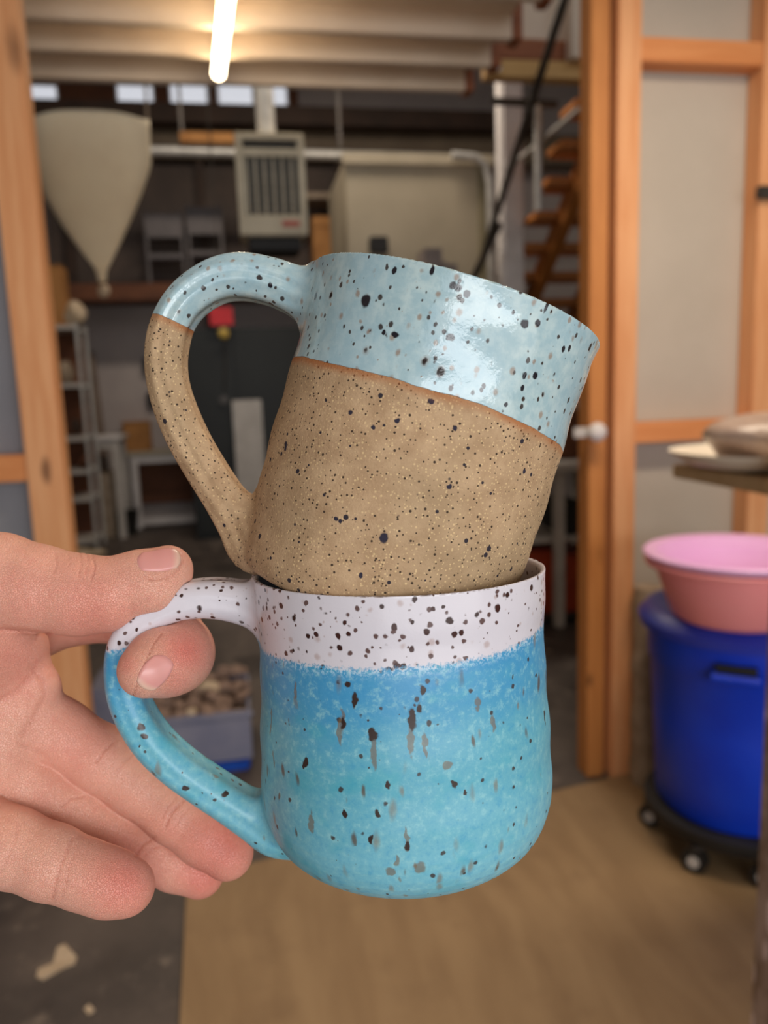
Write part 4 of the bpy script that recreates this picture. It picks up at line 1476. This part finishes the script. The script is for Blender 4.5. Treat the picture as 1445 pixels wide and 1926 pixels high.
def hand_raw(P):
    d = None
    for js in FING:
        e = chain(P, js)
        d = e if d is None else smin(d, e, .0010)
    pm = None
    for js in PALM:
        e = chain(P, js, .008)
        pm = e if pm is None else smin(pm, e, .010)
    for (b_, k_) in BUMPS:
        e = np.linalg.norm(P-np.array(b_[:3], f4), axis=1)-b_[3]
        d = smin(d, e, k_)
    return smin(d, pm, .005)


def hand(P):
    d = hand_raw(P)
    nr = np.abs(d) < .004
    if nr.any():
        Q = P[nr]
        u, v, dz = to_px(Q)
        dd2 = np.zeros(len(Q), f4)
        for pl_, amp, wd in CREASE:
            g = segd(u, v, pl_)
            dd2 += amp*.00062*np.exp(-(g/wd)**2)
        front = np.clip((.276-dz)/.01, 0, 1)
        front = np.where(v > 1500, 1, front)
        d = d.copy()
        d[nr] += dd2*front
    near = np.abs(d) < .02
    if near.any():
        Q = P[near]
        hs = mugL.solid_world(Q)
        d[near] = smax(d[near], -hs+.0001, .0008)
    return d


lo = np.array([at(px, py_, dd_)[:] for px in (-330, 520) for py_ in (980, 1740) for dd_ in (.215, .305)])
hlo, hhi = lo.min(0), lo.max(0)


def hand_clip(P):
    # forearm leaves the frame on the left; closed well outside the view
    u = (P-C0)@RT
    return np.maximum(hand(P), (-.185-u)).astype(f4)


P, N, Fc = mesh_sdf(hand_clip, hlo-np.array([.03, .0, .0]), hhi+.004, .00062)
org = np.array(at(-100, 1330, .262)[:])


def m_skin():
    t = NT('skin')
    at_ = t.n('ShaderNodeAttribute')
    at_.attribute_name = 'flush'
    fl_ = at_.outputs['Fac']
    v = t.obj
    n_ = t.noise(v, 55, 4, .6)
    n2_ = t.noise(v, 260, 3, .6)
    base = t.mix(t.ss(n_, .3, .7), lin(232, 168, 146), lin(240, 182, 158))
    base = t.mix(t.ss(n2_, .45, .75, 0, .3), base, lin(224, 146, 128))
    f_ = t.math('ADD', fl_, t.math('MULTIPLY', t.math('SUBTRACT', n_, .5), .5), True)
    c = t.mix(f_, base, lin(222, 112, 100))
    cr = t.n('ShaderNodeAttribute')
    cr.attribute_name = 'crease'
    c = t.mix(t.math('MULTIPLY', cr.outputs['Fac'], .3), c, lin(190, 104, 84))
    vo = t.voro(t.warp(v, 300, .0015), 1500)
    vo.feature = 'DISTANCE_TO_EDGE'
    lines = t.noise(t.scl(t.warp(v, 120, .004), (1, 1, 1)), 700, 4, .65)
    h_ = t.math('ADD', t.math('MULTIPLY', t.ss(vo.outputs['Distance'], 0, .12), .5), t.math('MULTIPLY', lines, .9))
    t.bump(h_, .00034, .75)
    t.out(c, t.ss(n2_, .3, .7, .36, .5), Subsurface_Weight=.22, Subsurface_Scale=.004, Specular_IOR_Level=.42)
    t.b.inputs['Subsurface Radius'].default_value = (1.0, .35, .2)
    return t.m


def m_nail():
    t = NT('fingernail')
    v = t.obj
    n_ = t.noise(v, 220, 3)
    at_ = t.n('ShaderNodeAttribute')
    at_.attribute_name = 'bed'
    c = t.mix(at_.outputs['Fac'], lin(236, 190, 170), lin(230, 156, 148))
    c = t.mix(t.ss(n_, .4, .7, 0, .25), c, lin(226, 160, 150))
    t.out(c, .28, Subsurface_Weight=.15, Subsurface_Scale=.003, Specular_IOR_Level=.5)
    return t.m


hd_, used = np_obj('hand', P-org, N, Fc, m_skin())
hd_.location = org
tag(hd_, 'left hand, palm to the viewer, pinching the lower mug handle between thumb and index finger', 'hand')
u, v, dz = to_px(P.astype(f4))
fl = np.zeros(len(P))
for x, y, r_, a_ in FLUSH:
    fl = np.maximum(fl, a_*np.exp(-((u-x)**2+(v-y)**2)/(r_*r_)))
att = hd_.data.attributes.new('flush', 'FLOAT', 'POINT')
att.data.foreach_set('value', (fl[used]*.9).astype(f4))
cz = np.zeros(len(P))
for pl_, amp, wd in CREASE:
    cz = np.maximum(cz, min(1, amp*1.6)*np.exp(-(segd(u, v, pl_)/(wd*1.1))**2))
att = hd_.data.attributes.new('crease', 'FLOAT', 'POINT')
att.data.foreach_set('value', cz[used].astype(f4))


def hpick(px, py_):
    d = ray(px, py_)
    d = d.normalized()
    t = .2
    for _ in range(60):
        q_ = CAM+d*t
        vv = float(hand_raw(np.array([q_[:]], f4))[0])
        t += vv*.8
        if abs(vv) < 2e-5:
            break
    return CAM+d*t


def nail(cx, cy, la, lb, ang, label):
    """la: half length along the finger, lb: half width, both in photo px at the finger"""
    c0 = hpick(cx, cy)
    g_, _ = grad(hand_raw, np.array([c0[:]]), .0008)
    nn_ = Vector(g_[0])
    ax = rt*math.cos(ang)-up*math.sin(ang)
    ax = (ax-nn_*ax.dot(nn_)).normalized()
    bx2 = nn_.cross(ax)
    sc = (c0-CAM).length/F
    n_ = 28
    pts_, bed = [], []
    for i in range(n_+1):
        for j in range(n_+1):
            s_, t_ = i/n_*2-1, j/n_*2-1
            # square to rounded plate
            x = s_*math.sqrt(max(0, 1-.38*t_*t_))
            y = t_*math.sqrt(max(0, 1-.42*s_*s_))
            q_ = c0+ax*x*la*sc+bx2*y*lb*sc
            pts_.append(q_[:])
            e_ = max(abs(s_), abs(t_))
            bed.append((1-max(0, (s_-.45)/.25) if s_ > .45 else 1, e_))
    Q = np.array(pts_)
    for _ in range(12):
        G, d = grad(hand_raw, Q, .0005)
        Q = Q-G*d[:, None]*.8
    G, d = grad(hand_raw, Q, .0008)
    e_ = np.array([b[1] for b in bed])
    off = .00042*(1-np.clip((e_-.72)/.28, 0, 1)**2.0*1.6)
    Q = Q+G*off[:, None]
    me = bpy.data.meshes.new('nail')
    fs = [(i*(n_+1)+j, (i+1)*(n_+1)+j, (i+1)*(n_+1)+j+1, i*(n_+1)+j+1) for i in range(n_) for j in range(n_)]
    me.from_pydata((Q-org).tolist(), [], fs)
    for p_ in me.polygons:
        p_.use_smooth = True
    a_ = me.attributes.new('bed', 'FLOAT', 'POINT')
    a_.data.foreach_set('value', np.clip([b[0] for b in bed], 0, 1).astype(f4))
    me.materials.append(NAIL)
    o_ = bpy.data.objects.new('nail', me)
    COL.objects.link(o_)
    o_.parent = hd_
    m_ = o_.modifiers.new('thickness', 'SOLIDIFY')
    m_.thickness = .0004
    m_.offset = -1
    o_['label'] = label
    return o_


NAIL = m_nail()
nail(303, 1050, 44, 29, R(-16), 'short thumbnail')
nail(291, 1268, 40, 29, R(130), 'short pink index fingernail')
